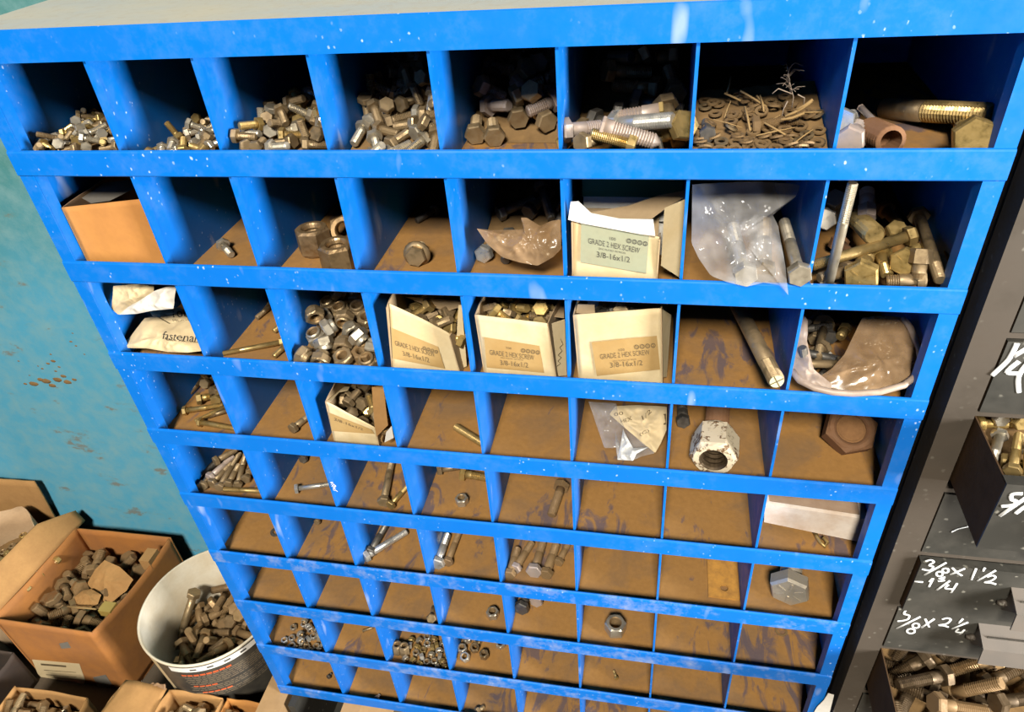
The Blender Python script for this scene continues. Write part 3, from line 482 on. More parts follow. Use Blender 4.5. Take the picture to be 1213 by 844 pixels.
# ------------------------------------------------------------------ heaps of loose fasteners (rest poses of a heap: x y z and quaternion, in 1/10 mm and 1/1000)
HINFO = {   # materials, name, category, label, group, parts
 'r1c1': (('zinc', 'brass', 'dull'), 'hex_screw', 'screw', 'tiny brassy hex screw heaped in top row bin one', 'tiny screws in the first top bin', False),
 'r1c2': (('zinc', 'brass', 'dull'), 'hex_screw', 'screw', 'tiny stubby hex screw heaped in top row bin two', 'tiny screws in the second top bin', False),
 'r1c3': (('zinc', 'brass', 'dull', 'dull'), 'hex_screw', 'screw', 'small short hex screw heaped in top row bin three', 'short screws in the third top bin', False),
 'r1c4': (('dull', 'zinc', 'dull'), 'hex_screw', 'screw', 'short hex screw in the high heap filling top row bin four', 'short bolts in the fourth top bin', False),
 'r1c5': (('dull', 'dull', 'pinkzinc'), 'hex_screw', 'screw', 'stubby hex screw in the heap at the back of top row bin five', 'stubby bolts in the fifth top bin', False),
 'r1c6': (('dark', 'dull'), 'hex_bolt', 'bolt', 'dark hex bolt at the back of top row bin six', 'dark bolts at the back of the sixth top bin', True),
 'r1c7': (('dull', 'dusty', 'dusty'), 'flat_washer', 'washer', 'small dusty washer heaped in top row bin seven', 'washers in the seventh top bin', False),
 'r2c5': (('dark',), 'hex_bolt', 'bolt', 'black hex bolt piled behind the torn brown bag in row two bin five', 'black bolts behind the torn brown bag', True),
 'r3c3': (('zinc', 'dull', 'dull'), 'lock_nut', 'nut', 'shiny lock nut piled in row three bin three', 'lock nuts in the third row', False),
 'r3c4': (('brass', 'brass', 'dull'), 'hex_screw', 'screw', 'brassy hex screw inside the most torn and warped cream carton of the third row', 'screws in the torn cream carton', False),
 'r3c5': (('dull', 'brass'), 'hex_screw', 'screw', 'hex screw inside the middle cream carton of the third row', 'screws in the middle cream carton', False),
 'r3c6': (('dull', 'dark'), 'hex_screw', 'screw', 'hex screw inside the rightmost and squarest cream carton of the third row', 'screws in the squarest cream carton', False),
 'r2c6': (('brass',), 'hex_screw', 'screw', 'brassy hex screw lying beside the second row carton', None, False),
 'r3c8': (('dull', 'dark'), 'hex_bolt', 'bolt', 'dull hex bolt inside the open plastic bag at the right end of the third row', 'bolts in the open plastic bag', True),
 'r4c3': (('brass', 'dull'), 'hex_screw', 'screw', 'brassy hex screw inside the small torn carton of the fourth row', 'screws in the small torn carton', False),
 'r8c1': (('bright', 'zinc', 'bright'), 'hex_nut', 'nut', 'tiny shiny nut scattered in row eight bin one', 'tiny nuts in row eight bin one', False),
 'r8c3': (('bright', 'zinc', 'brass'), 'hex_nut', 'nut', 'tiny shiny nut scattered in row eight bin three', 'tiny nuts in row eight bin three', False),
 'pail': (('dusty', 'dusty', 'bronze'), 'hex_bolt', 'bolt', 'brown dusty hex bolt heaped inside the white pail', 'bolts in the white pail', True),
 'carton': (('dusty', 'dusty', 'bronze'), 'hex_bolt', 'bolt', 'thick brown dusty bolt heaped inside the large cardboard box', 'bolts in the large cardboard box', True),
 'sack': (('brass', 'brass', 'dull'), 'hex_nut', 'nut', 'brassy nut in the open sack at the left edge', 'nuts in the sack', False),
 'boxa': (('dull', 'zinc', 'dusty'), 'hex_bolt', 'bolt', 'dull bolt in the small open box in front of the large cardboard box', 'bolts in the box before the large cardboard box', True),
 'boxb': (('dusty', 'dull'), 'hex_bolt', 'bolt', 'brown bolt in the small open box in front of the white pail', 'bolts in the box before the pail', True),
 'boxc': (('dusty',), 'hex_bolt', 'bolt', 'brown bolt in the small tan box against the wooden bearer', 'bolts in the small tan box', True),
 'draw1': (('brass', 'dull', 'brass', 'zinc'), 'hex_bolt', 'bolt', 'slim brassy hex bolt in the upper open drawer of the steel rack', 'slim bolts in the upper open drawer', True),
 'draw2': (('oily', 'oily', 'bronze', 'dusty'), 'hex_bolt', 'bolt', 'thick hex bolt in the lowest open drawer of the steel rack', 'thick bolts in the lowest open drawer', True)}
GRIT = {'r1c1': 'brown grit under the tiny screws in top row bin one', 'r1c2': 'brown grit under the stubby screws in top row bin two', 'r1c3': 'brown grit under the short screws in top row bin three',
 'r1c4': 'brown grit under the high bolt heap in top row bin four', 'r1c5': 'brown grit under the stubby bolts in top row bin five', 'r1c6': 'brown grit behind the big bolts in top row bin six',
 'r1c7': 'brown grit and rust crumbs under the washers in top row bin seven', 'r2c5': 'brown grit under the black bolts behind the torn brown bag', 'r3c3': 'brown grit under the shiny lock nuts of the third row',
 'r3c4': 'brown grit under the screws in the warped cream carton', 'r3c5': 'brown grit under the screws in the middle cream carton', 'r3c6': 'brown grit under the screws in the squarest cream carton', 'r4c3': 'brown grit under the screws in the small torn carton',
 'draw1': 'brown grit under the slim bolts in the upper open drawer', 'draw2': 'brown grit under the thick bolts in the lowest drawer', 'boxa': 'brown grit under the bolts before the large cardboard box', 'boxb': 'brown grit under the bolts before the white pail',
 'boxc': 'brown grit under the bolts in the small tan box', 'carton': 'brown grit under the bolts in the large cardboard box', 'pail': 'brown grit under the bolts in the white pail'}
for nm, (x0, x1, y0, y1, f, a, b_, c_, d_) in MOUND.items():
    b = MB(); g = lambda u, v: bil(((x0, y0, f + a), (x1, y0, f + b_), (x1, y1, f + c_), (x0, y1, f + d_)), u, v)
    top = lambda u, v: (lambda p: V((p.x, p.y, max(f + .0006, p.z - .0022 + .0016 * fbm(p, 160, 3)))))(g(u, v))
    b.grid(top, 26, 26, 0, True)
    n = 26
    for side in range(4):
        w = [(lambda t: (t, 0)), (lambda t: (1, t)), (lambda t: (1 - t, 1)), (lambda t: (0, 1 - t))][side]
        ps = [top(*w(i / n)) for i in range(n + 1)]; q = [V((p.x, p.y, f + .0004)) for p in ps]
        b.add(q + ps, [(i, i + 1, n + 2 + i, n + 1 + i) for i in range(n)], 0)
    tag(b.obj('grit', M['dirt']), GRIT[nm], 'grit', None, 'stuff')
b = MB(); pc = V((-.168, .1055, 0)); N = 30
b.rings([[V((pc.x + .109 * k / 7 * math.cos(2*math.pi*i/N), pc.y + .109 * k / 7 * math.sin(2*math.pi*i/N), -1.0475 + .003 * nz((k, i, 0), .9))) for i in range(N)] for k in (7, 6, 5, 4, 3, 2, 1)], 0, True, False, True)
tag(b.obj('grit', M['dirt']), GRIT['pail'], 'grit', None, 'stuff')
rh = random.Random(5)
for nm, flat in HEAPS.items():
    mats, name, cat, lab, grp, parts = HINFO[nm]; sp = SPEC[nm]
    for k in range(0, len(flat), 7):
        p = V([v / 1e4 for v in flat[k:k+3]]); q = Quaternion([v / 1e3 for v in flat[k+3:k+7]]); q.normalize()
        m = M[mats[rh.randrange(len(mats))]]
        if sp[0] == 'bolt': o = bolt(dict(d=sp[1], L=sp[2], tl=sp[3], seg=10), m, p, q, lab, grp, name, cat, parts)
        elif sp[0] == 'nut': o = single((nm, 'n'), lambda: nut_mb(sp[1], sp[2], None, bool(sp[3])), m, p, q, lab, cat, name, grp)
        else: o = single((nm, 'w'), lambda: washer_mb(sp[1], sp[2], sp[3]), m, p, q, lab, cat, name, grp)
# ------------------------------------------------------------------ single fasteners in the bins
def fl(px, py, row, h=0.0): return atz(px, py, FLR[row - 1] + h)
def bolt_pts(A, B, d, mat, label, roll=0.3, tl=None, af=None, hh=None, group=None, **k):
    """A: under the head, B: tip"""
    A = V(A); B = V(B); L = max(.006, round((B - A).length, 3)); q = q_axis(B - A, roll)
    nm = k.pop('name', 'hex_bolt'); cat = k.pop('cat', 'bolt'); sm = k.pop('shank_mat', None)
    sp = dict(d=d, L=L, tl=tl if tl is not None else round(L * .45, 3), af=af, hh=hh, seg=14); sp.update(k)
    return bolt(sp, M[mat], A, q, label, group, nm, cat, True, M[sm] if sm else None, True)
def bolt_fl(row, hp, tp, d, mat, label, h0=None, h1=None, **k):
    """a bolt lying on the floor of a bin; pixels of head and tip"""
    af = k.get('af') or 1.55 * d
    A = fl(hp[0], hp[1], row, af * .5 if h0 is None else h0); B = fl(tp[0], tp[1], row, d * .5 + .0002 if h1 is None else h1)
    return bolt_pts(A, B, d, mat, label, **k)
def rod(A, B, d, mat, label, name='threaded_stud', cat='stud', tl=None, endc=None):
    """headless threaded rod: shank plus ridged thread as parts"""
    A = V(A); B = V(B); t = (B - A); L = t.length; t.normalize(); q = q_axis(t)
    r = thing(name, label, cat, A)
    ci = lambda rr, z: [A + q @ V((rr * math.cos(2*math.pi*i/16), rr * math.sin(2*math.pi*i/16), z)) for i in range(16)]
    tl = tl or L; z0 = L - tl; n = max(5, min(30, int(tl / (d * .16)))); p = (tl - d * .1) / n
    if z0 > .002:
        MB().rings([ci(d*.42, 0), ci(d*.5, d*.06), ci(d*.5, z0)]).obj('shank', M[mat], r)
    rs = [ci(d * .42, z0)]
    for k in range(n): rs += [ci(d*.5, z0 + p*(k+.3)), ci(d*.42, z0 + p*(k+.8))]
    rs += [ci(d*.46, L - d*.06), ci(d*.40, L)]
    MB().rings(rs, 0, False).obj('thread', M[endc or mat], r); return r
def nut(row, px, py, af, h, mat, label, ax=(0, 0, 1), roll=0.2, hz=None, nylon=False, P=None):
    ax = V(ax).normalized()
    p = P or fl(px, py, row, (h / 2 if abs(ax.z) > .8 else af / 2) if hz is None else hz)
    return single(('nut', af, h, nylon), lambda: nut_mb(af, h, None, nylon), M[mat], p, q_axis(ax, roll), label, 'nut', 'hex_nut')
def wash(px, py, row, ro, ri, h, mat, label):
    return single(('w', ro, ri), lambda: washer_mb(ro, ri, h), M[mat], fl(px, py, row, h / 2 + .0002), q_axis((0, 0, 1)), label, 'washer', 'flat_washer')
# --- top row, sixth bin: big mixed bolts in front
p = lambda x, y, d: aty(x, y, d)
bolt_pts(p(735, 147, .045), p(798, 142, .022), .0130, 'bright', 'bright bolt with shiny threaded tip lying on top in top row bin six', tl=.034)
bolt_pts(p(716, 150, .020), p(776, 168, .018), .0135, 'pinkzinc', 'pinkish tapered bolt with coarse thread lying across the front of top row bin six', af=.0138, hh=.003, tl=.036, point=True)
bolt_pts(p(781, 132, .052), p(724, 141, .050), .0140, 'brass', 'brassy bolt with a pinkish cone point in top row bin six', af=.0145, hh=.004, tl=.026, point=True, shank_mat='pinkzinc')
bolt_pts(p(744, 170, .012), p(700, 158, .016), .0095, 'brass', 'small brassy threaded bolt at the front left of top row bin six', tl=.03)
bolt_pts(p(806, 150, .030), p(780, 160, .055), .0140, 'brass', 'brassy hex bolt whose wide head faces out at the right of top row bin six', af=.022, hh=.009)
bolt_pts(p(674, 154, .030), p(712, 150, .045), .0115, 'pinkzinc', 'grey bolt lying at the left wall of top row bin six', tl=.015)
bolt_pts(p(692, 168, .012), p(712, 163, .035), .0100, 'dull', 'dull bolt half buried at the left front of top row bin six', af=.014)
# fifth bin: two pieces on the bare floor in front
nut(1, 671, 144, .006, .004, 'bright', 'tiny bright nut on the bare floor of top row bin five')
bolt_fl(1, (668, 168), (672, 150), .008, 'brass', 'brassy hex bolt at the right front corner of top row bin five', h0=.012)
# eighth bin
A = p(1176, 136, .055); B = p(1047, 129, .140)
rod(B, A, .0185, 'dull', 'long thick bronze threaded rod lying at the back of top row bin eight', 'threaded_rod', 'rod', .060, 'brass')
bolt_pts(p(1153, 162, .024), p(1141, 147, .080), .0150, 'brass', 'brassy bolt with a big domed hex head under the bronze rod in the top row', af=.0285, hh=.011, tl=.02)
bolt_pts(p(1008, 164, .022), p(1016, 150, .055), .0135, 'pinkzinc', 'grey pitted hex head bolt at the left of top row bin eight', af=.0200, hh=.010)
bolt_pts(p(1001, 142, .052), p(1010, 138, .085), .0120, 'bright', 'bright white hex head bolt behind the grey pitted one in the top row', af=.0165)
r = thing('pipe_nipple', 'rusty threaded pipe nipple lying in top row bin eight', 'pipe fitting', p(1052, 166, .016))
A = p(1056, 167, .012); B = p(1030, 155, .055); q = q_axis(B - A); L = (B - A).length
ci = lambda rr, z: [A + q @ V((rr * math.cos(2*math.pi*i/18), rr * math.sin(2*math.pi*i/18), z)) for i in range(18)]
rs = [ci(.0105, .001)]
for k in range(9): rs += [ci(.0112, .0015 + k*L/9), ci(.0095, .0030 + k*L/9)]
MB().rings([ci(.0075, .02), ci(.0078, .0)] + rs + [ci(.0105, L)], 0, False).obj('threaded_tube', M['rust'], r)
bolt_pts(p(1020, 128, .075), p(1042, 150, .045), .0052, 'pinkzinc', 'thin pinkish rod standing behind the rusty pipe nipple', af=.0054, hh=.001, tl=.004, name='thin_rod', cat='rod')
# --- second row
bolt_fl(2, (265, 291), (274, 302), .0085, 'zinc', 'short hex bolt alone in row two bin two', tl=.011, h0=.0066)
nut(2, 372, 284, .0330, .0290, 'bronze', 'big upright coupling nut at the left of row two bin three', (0, .04, 1), .1, .0146)
nut(2, 401, 303, .0330, .0290, 'bronze', 'big coupling nut half behind the divider at the front of row two bin three', (0, 0, 1), .5, .0146)
nut(2, 409, 272, .0300, .0260, 'bronze', 'pinkish big nut tipped over behind two others in row two bin three', (.3, -.8, .35), .3, .016)
bolt_fl(2, (513, 250), (493, 262), .0075, 'dark', 'dark bolt lying far back in row two bin four', tl=.014)
bolt_pts(fl(494, 301, 2, .0105), fl(499, 291, 2, .0085), .0110, 'dull', 'dusty flange bolt facing out at the front of row two bin four', af=.0190, hh=.010, flange=True)
bolt_pts(fl(575, 299, 2, .0085), fl(590, 284, 2, .006), .0105, 'bright', 'bright hex head bolt facing out below the torn brown bag', af=.0165, hh=.008)
bolt_pts(p(946, 322, .004), p(929, 263, .10), .0105, 'zinc', 'long grey bolt with a round-worn hex head pointing out beside the clear bag', af=.0185, hh=.009)
bolt_pts(p(882, 322, .006), p(868, 268, .09), .0115, 'zinc', 'zinc hex bolt inside the clear bag, head at the lower left', af=.0190, hh=.009)
bolt_pts(p(905, 318, .010), p(906, 262, .09), .0130, 'dull', 'dull hex bolt inside the clear bag, beside the divider side', af=.0185, hh=.009)
# eighth bin
bolt_pts(p(981, 338, .010), p(1010.5, 216, .012), .0085, 'zinc', 'long bright bolt standing upright in row two bin eight', tl=.034, af=.013)
rod(p(1014, 258, .110), p(1036, 279, .045), .0185, 'brass', 'thick brassy threaded rod end with a grey worn face in the second row', 'threaded_rod', 'rod')
bolt_pts(p(1027, 246, .10), p(1027, 225, .12), .0135, 'pinkzinc', 'grey block-like bolt head sticking up at the top of row two bin eight', af=.0150, hh=.014)
bolt_pts(p(977, 259, .06), p(969, 250, .12), .0170, 'zinc', 'grey round bolt end half behind the divider in row two bin eight', af=.0172, hh=.008)
bolt_pts(p(989, 238, .09), p(986, 262, .12), .0110, 'dark', 'dark bolt behind the upright bright bolt in the second row', af=.016)
bolt_pts(p(1073, 281, .050), p(962, 315, .030), .0098, 'brass', 'long brassy bolt lying across row two bin eight', tl=.02, af=.0150, hh=.0075)
bolt_pts(p(1060, 275, .080), p(1043, 300, .10), .0110, 'brass', 'brassy hex bolt head behind the long brassy bolt in the second row', af=.016)
bolt_pts(p(1021, 324, .016), p(1026, 300, .055), .0150, 'brass', 'large brassy hex head facing out with raised marks in the second row', af=.0255, hh=.010, mark=3)
bolt_pts(p(1073, 309, .028), p(1086, 296, .070), .0130, 'brass', 'mid-sized brassy hex head facing out above the tan bolt in the second row', af=.0215, hh=.009, mark=3)
bolt_pts(p(1044, 303, .045), p(1051, 327, .022), .0105, 'brass', 'short brassy bolt pointing down between two facing hex heads in the second row', tl=.012)
bolt_pts(p(1090, 312, .016), p(1087, 332, .010), .0115, 'dull', 'tan bolt with its hex head up at the front of row two bin eight', af=.0155, hh=.012)
bolt_pts(p(1086, 331, .012), p(1050, 333, .014), .0105, 'dull', 'tan bolt lying along the lip in row two bin eight', af=.0125)
bolt_pts(p(1089, 258, .105), p(1114, 332, .012), .0105, 'dull', 'bronze bolt slanting down to the right front of row two bin eight', tl=.02)
bolt_pts(p(1110, 262, .13), p(1128, 318, .03), .0045, 'dark', 'thin dark bolt beside the right wall in the second row', af=.0070)
for k, (a, b2, m) in enumerate((((1050, 250, .15), (1085, 285, .10), 'dull'), ((995, 290, .09), (1015, 310, .05), 'rust'), ((1000, 322, .03), (970, 330, .02), 'dull'))):
    bolt_pts(p(*a), p(*b2), .0105, m, ['dull bolt in the dark at the back of row two bin eight', 'rusty bolt under the crossed bolts in the second row', 'tan bolt low behind the upright bright bolt'][k])
# --- third row
bolt_fl(3, (332, 406), (264, 419), .0062, 'brass', 'long slim brassy bolt lying across the front of row three bin two', tl=.02, af=.0098)
bolt_fl(3, (339, 409), (324, 423), .0064, 'brass', 'brassy bolt tip half hidden by the divider below the long slim bolt', tl=.012, h0=.006)
bolt_fl(3, (336, 383), (324, 393), .0072, 'brass', 'short brassy bolt beside the divider above the long slim bolt', tl=.012)
bolt_fl(3, (320, 363), (304, 377), .0066, 'dull', 'dusty bolt farthest back in row three bin two', tl=.014)
nut(3, 430, 419, .0215, .0130, 'dusty', 'rusty brown nut lying flat in front of the shiny lock nuts', (0, -.2, 1), .2, .0215)
A = p(920, 452, -.004); B = p(868, 352, .165)
r = rod(B, A, .0160, 'dull', 'long rod with a grooved greenish tip poking out of row three bin seven', 'grooved_rod', 'rod', .030, 'dull')
t = (A - B).normalized(); q = q_axis(t); b = MB()
ci = lambda rr, z: [A + q @ V((rr * math.cos(2*math.pi*i/16), rr * math.sin(2*math.pi*i/16), z)) for i in range(16)]
b.rings([ci(.0066, .0), ci(.0066, .0006)]); M['greentip'] = m_plain('greenish_paint', (.50, .52, .30, 1), .6, 0, .4, 200); b.obj('painted_tip', M['greentip'], r)
b = MB()
for a in (0.5, 0.5 + math.pi / 2):
    u = V((math.cos(a), math.sin(a), 0)); n = V((-u.y, u.x, 0)); b.slab([A + q @ (u * s1 * .0066 + n * s2 * .0006 + V((0, 0, .0006))) for s1, s2 in ((-1, -1), (1, -1), (1, 1), (-1, 1))], t, .0002)
b.obj('cross_mark', M['inkb'], r)
bolt_pts(p(976, 384, .12), p(969, 424, .05), .0085, 'dull', 'dull bolt standing out in the mouth of the open plastic bag of the third row', tl=.02, af=.0145, flange=True)
bolt_pts(p(1000, 392, .11), p(995, 400, .10), .010, 'brass', 'small brassy bolt head deep in the open plastic bag', af=.012)
# --- fourth row
L4 = [((221, 486.5), (265, 480), .0070, 'brass', 'brassy bolt lying level, topmost of three at the front of row four bin one'),
      ((270, 481), (231, 499.5), .0058, 'brass', 'slim brassy bolt slanting between two others in row four bin one'),
      ((239, 501), (279, 508), .0068, 'brass', 'brassy bolt nearest the lip in row four bin one'),
      ((239, 449), (223, 467), .0085, 'dull', 'dusty bolt slanting up at the back of row four bin one'),
      ((238, 472), (249, 470), .0090, 'brass', 'short brassy bolt lying level in the middle of row four bin one'),
      ((244, 454), (252, 450), .0085, 'dull', 'dusty hex head topmost in row four bin one'),
      ((257, 473), (263, 462), .0090, 'brass', 'brassy hex head beside the divider in row four bin one'),
      ((254, 462), (262, 452), .0080, 'dull', 'dull bolt behind the brassy heads in row four bin one'),
      ((270, 486), (246, 494), .0062, 'dull', 'dark slim bolt under the level brassy bolts in the fourth row')]
for k, (h, t_, d, m, lab) in enumerate(L4):
    bolt_fl(4, h, t_, d, m, lab, h0=.0065 + (.004 if k in (4, 5) else 0), h1=d * .5 + (.004 if k in (0, 1, 4) else .0004), roll=k)
bolt_fl(4, (349, 506), (366, 493), .0085, 'dull', 'dusty bolt alone in row four bin two', af=.0125)
rod(fl(540, 506, 4, .0052), fl(577, 529, 4, .0052), .0098, 'brass', 'brassy threaded stud lying against the divider in row four bin four')
A = fl(845, 545, 4, .0235); B = fl(849, 503, 4, .0235); B = A + (B - A).normalized() * .040
r = nut(4, 0, 0, .0450, .0420, 'dusty', 'huge nut with flaking white paint in row four bin seven', (A - B), .12, P=(A + B) / 2 + V((0, 0, 0)))
t = NT('flaking_white_paint'); n = t.noise(130, 4, .7); n2 = t.noise(45, 3)
f_ = t.ramp(t.math('ADD', t.math('MULTIPLY', n, .6), t.math('MULTIPLY', n2, .4)), .525, .565)
t.set('Base Color', t.mix(f_, (.62, .52, .36, 1), (.16, .085, .035, 1))); t.set('Roughness', .7); t.bump(f_, .5, .001)
M['flake'] = t.mat; r.data.materials[0] = t.mat; r.data.materials[1] = M['oily']
c = (A - B).normalized(); B2 = B - c * .002; E_ = B - c * .085
rod(B2, E_, .0270, 'rust', 'thick rusty threaded bar behind the huge white-painted nut', 'threaded_bar', 'bar')
bolt_pts(p(809, 497, .10), p(808, 482, .13), .0130, 'dark', 'small dark bolt end at the back left behind the huge white-painted nut', af=.0150)
M['rustplate0'] = m_card('rusty_plug', (.20, .10, .04, 1), (.12, .06, .025, 1), .9, 90, .8)
P_ = fl(1006, 510, 4, .020); q_ = q_axis((.05, -.55, .80), .2)
r = thing('hex_nut', 'big rusty nut, plugged and tilted, at the back of row four bin eight', 'nut', P_)
b = nut_mb(.050, .022, .0175); b.v = [P_ + q_ @ v for v in b.v]; b.obj('nut_body', [M['rust'], M['rust']], r)
ci = lambda rr, z: [P_ + q_ @ V((rr * math.cos(2*math.pi*i/24), rr * math.sin(2*math.pi*i/24), z)) for i in range(24)]
b = MB(); b.rings([ci(.0172, -.009), ci(.0172, .004), ci(.0150, .0075), ci(.0138, .0060), ci(.0120, .0062), ci(.004, .0068)], 0, True); b.obj('plug', M['rustplate0'], r)
# --- fifth row
L5 = [((250.5, 564), (276, 541), .0085, 'pinkzinc', 'pinkish-headed bolt lying upper left in the bundle of row five bin one', .010),
      ((261, 575.5), (284, 537), .0080, 'dull', 'long tan bolt, third from the left in the bundle of the fifth row', .0065),
      ((271.5, 572), (283, 551), .0080, 'dull', 'tan bolt with a round head toward the viewer, mid bundle of the fifth row', .0068),
      ((282, 573), (291, 538), .0075, 'dull', 'tan bolt pointing straight back, right of the middle of the bundle of the fifth row', .0062),
      ((292, 566), (299, 551), .0080, 'dull', 'tan bolt near the divider in the bundle of the fifth row', .0066),
      ((241, 574), (250, 561), .0085, 'dull', 'tan bolt head low at the left of the bundle of the fifth row', .0068),
      ((229, 571), (257, 547), .0090, 'dark', 'dark bolt along the left wall of the bundle of the fifth row', .0075),
      ((312, 582), (265, 580), .0070, 'brass', 'brassy bolt lying along the lip below the bundle of the fifth row', .0058),
      ((258, 545), (280, 533), .0085, 'dull', 'tan bolt lying on top at the back of the bundle of the fifth row', .018),
      ((253, 571), (274, 549), .0085, 'dull', 'tan bolt under the pinkish-headed one in the bundle of the fifth row', .0068),
      ((297, 558), (300, 541), .0080, 'dull', 'tan bolt tight against the divider at the right of the bundle of the fifth row', .0066)]
for k, (h, t_, d, m, lab, hz) in enumerate(L5):
    bolt_fl(5, h, t_, d, m, lab, h0=hz, h1=hz - (.002 if hz > .01 else .002), roll=k * .7)
bolt_fl(5, (353.5, 579), (394, 573.5), .0068, 'bright', 'shiny bolt lying level in row five bin two', tl=.016, af=.0125)
bolt_fl(5, (360, 543), (364, 538), .0075, 'dark', 'dark bolt head at the back of row five bin two')
bolt_fl(5, (455, 592), (464, 547), .0098, 'dull', 'long dusty bolt pointing back in row five bin three', tl=.02, af=.0150)
bolt_fl(5, (464, 597), (484, 575), .0070, 'brass', 'smaller slanting bolt beside the long dusty bolt in the fifth row', af=.0115)
nut(5, 547, 593, .0150, .0110, 'zinc', 'zinc nut on the floor of row five bin four', (0, 0, 1), .2)
bolt_fl(5, (552, 562), (580, 567), .0115, 'brass', 'brassy threaded bolt with a pinkish head under the lip of row five bin four', tl=.025)
bolt_fl(5, (523, 556), (546, 553), .0095, 'dull', 'dull bolt half hidden by the lip above row five bin four')
bolt_fl(5, (664, 579), (653, 611), .0115, 'dusty', 'dark brown bolt with its hex head away in row five bin five', tl=.035, af=.0185, hh=.008)
# --- sixth row
wash(327, 630.5, 6, .0085, .0045, .002, 'dark', 'dark washer half behind the divider in row six bin one')
bolt_fl(6, (376.5, 617.5), (380, 613), .006, 'dull', 'tiny screw under the lip of row six bin two', name='hex_screw', cat='screw')
bolt_fl(6, (436, 658), (482, 630), .0100, 'bright', 'shiny bolt slanting across row six bin three', tl=.024, af=.0155)
bolt_fl(6, (440, 652), (458, 621), .0100, 'dark', 'dark bolt behind the shiny slanting one in the sixth row')
bolt_fl(6, (519, 665), (530, 634), .0115, 'bright', 'bright chrome bolt pointing back in row six bin four', af=.0185)
bolt_fl(6, (531, 664), (544, 631), .0090, 'dusty', 'brown bolt right beside the bright chrome bolt in the sixth row')
L6 = [((612.5, 671), (630, 643), 'pinkzinc', .0105, 'pinkish-headed bolt second from left in the bundle of row six bin five'), ((604.5, 678), (613, 650), 'dusty', .0110, 'brown rod-like bolt leftmost in the bundle of the sixth row'),
      ((633.5, 674), (643, 643), 'pinkzinc', .0115, 'wide square-headed bolt in the middle of the bundle of the sixth row'), ((648, 677), (659, 645), 'dusty', .0120, 'brown bolt right of the middle of the bundle of the sixth row'),
      ((663, 664), (674, 643), 'dusty', .0090, 'dark brown bolt rightmost in the bundle of the sixth row')]
for k, (h, t_, m, d, lab) in enumerate(L6): bolt_fl(6, h, t_, d, m, lab, roll=k, af=d * (1.35 if k != 2 else 1.75), shank_mat='dusty')
b = MB(); ps = [fl(x, y, 6, .0006) for x, y in ((837.5, 664), (872, 666), (876, 712.5), (839, 708))]
hc = fl(857.7, 698.5, 6, .0006); N = 20
outer = []
for i in range(N):      # plate with a round hole: ring between hole and border
    a = 2 * math.pi * i / N; outer.append(a)
cen = hc; rr = .0050
def edge_pt(a):
    d_ = V((math.cos(a), math.sin(a), 0)); best = None
    for i in range(4):
        A_, B_ = ps[i], ps[(i + 1) % 4]; e = B_ - A_; den = d_.x * e.y - d_.y * e.x
        if abs(den) < 1e-9: continue
        s_ = ((A_.x - cen.x) * e.y - (A_.y - cen.y) * e.x) / den; u_ = ((A_.x - cen.x) * d_.y - (A_.y - cen.y) * d_.x) / den
        if s_ > 0 and -1e-6 <= u_ <= 1 + 1e-6 and (best is None or s_ < best): best = s_
    return cen + d_ * (best or .01)
ang = sorted(outer + [math.atan2(q_.y - cen.y, q_.x - cen.x) % (2 * math.pi) for q_ in ps])
eo = [edge_pt(a) for a in ang]; ho = [cen + V((math.cos(a), math.sin(a), 0)) * rr for a in ang]; up = V((0, 0, .0032))
b.rings([[q_ for q_ in ho], [q_ + up for q_ in ho], [q_ + up for q_ in eo], [q_ for q_ in eo]], 0, False, False, False)
M['rustplate'] = m_card('rusty_plate', (.55, .27, .055, 1), (.22, .11, .04, 1), .9, 60, .8)
tag(b.obj('drilled_plate', M['rustplate']), 'flat rusty plate with one drilled hole in row six bin seven', 'plate')
bolt_pts(fl(936, 690, 6, .0225), fl(939, 655, 6, .0215), .0270, 'nickel', 'very large hex bolt with raised head marks in row six bin eight', af=.0440, hh=.018, mark=6)
# --- seventh, eighth and bottom rows
bolt_pts(p(511, 732, .002), p(514, 718, .030), .0062, 'dull', 'rusty pin with a round head resting on the lip of row seven bin three', af=.0125, hh=.004, tl=.004)
nut(7, 583.5, 727, .0165, .0120, 'zinc', 'zinc nut in row seven bin four', (0, 0, 1), .3)
bolt_fl(7, (619, 718), (624, 706), .0130, 'dark', 'dark bolt end under the lip at the left of row seven bin five')
bolt_fl(7, (636, 710.5), (640, 701), .0105, 'pinkzinc', 'pale hex head half hidden by the lip in row seven bin five', af=.018)
nut(7, 729, 742.5, .0270, .0200, 'zinc', 'large zinc nut alone in row seven bin six', (0, 0, 1), .15)
wash(925.5, 748, 7, .0085, .0055, .0012, 'dusty', 'dust-covered washer in row seven bin eight')
bolt_pts(fl(430, 748, 8, .0035), fl(449, 741, 8, .003), .0042, 'straw' if False else 'dull', 'thin tan pin lying in row eight bin two', af=.0050, hh=.001, name='steel_pin', cat='pin')
for k, (x, y, lab) in enumerate(((547.5, 769, 'zinc nut at the left wall of row eight bin four'), (562.5, 768, 'zinc nut lying flat in the middle of the group in row eight bin four'), (551, 779, 'zinc nut nearest the lip in row eight bin four'),
        (573.5, 776, 'brighter zinc nut standing rightmost of the near group in the eighth row'), (592.5, 763.5, 'zinc nut alone near the back of row eight bin four'), (566, 758.5, 'zinc nut half under the lip above row eight bin four'), (553.5, 757, 'zinc nut farthest back left in row eight bin four'))):
    nut(8, x, y, .0140, .0100, 'dull' if k % 2 else 'zinc', lab, (.15 * math.sin(k * 2), -.12 * (k % 3), 1), k * .5, .0062)
for k, (x, y) in enumerate(((471, 768.5), (479, 770))): nut(8, x, y, .0150, .0200, 'dull', ['grey tall nut at the left wall of row eight bin three', 'grey tall nut second from the left wall of row eight bin three'][k], (0, .1, 1), k, .0102)
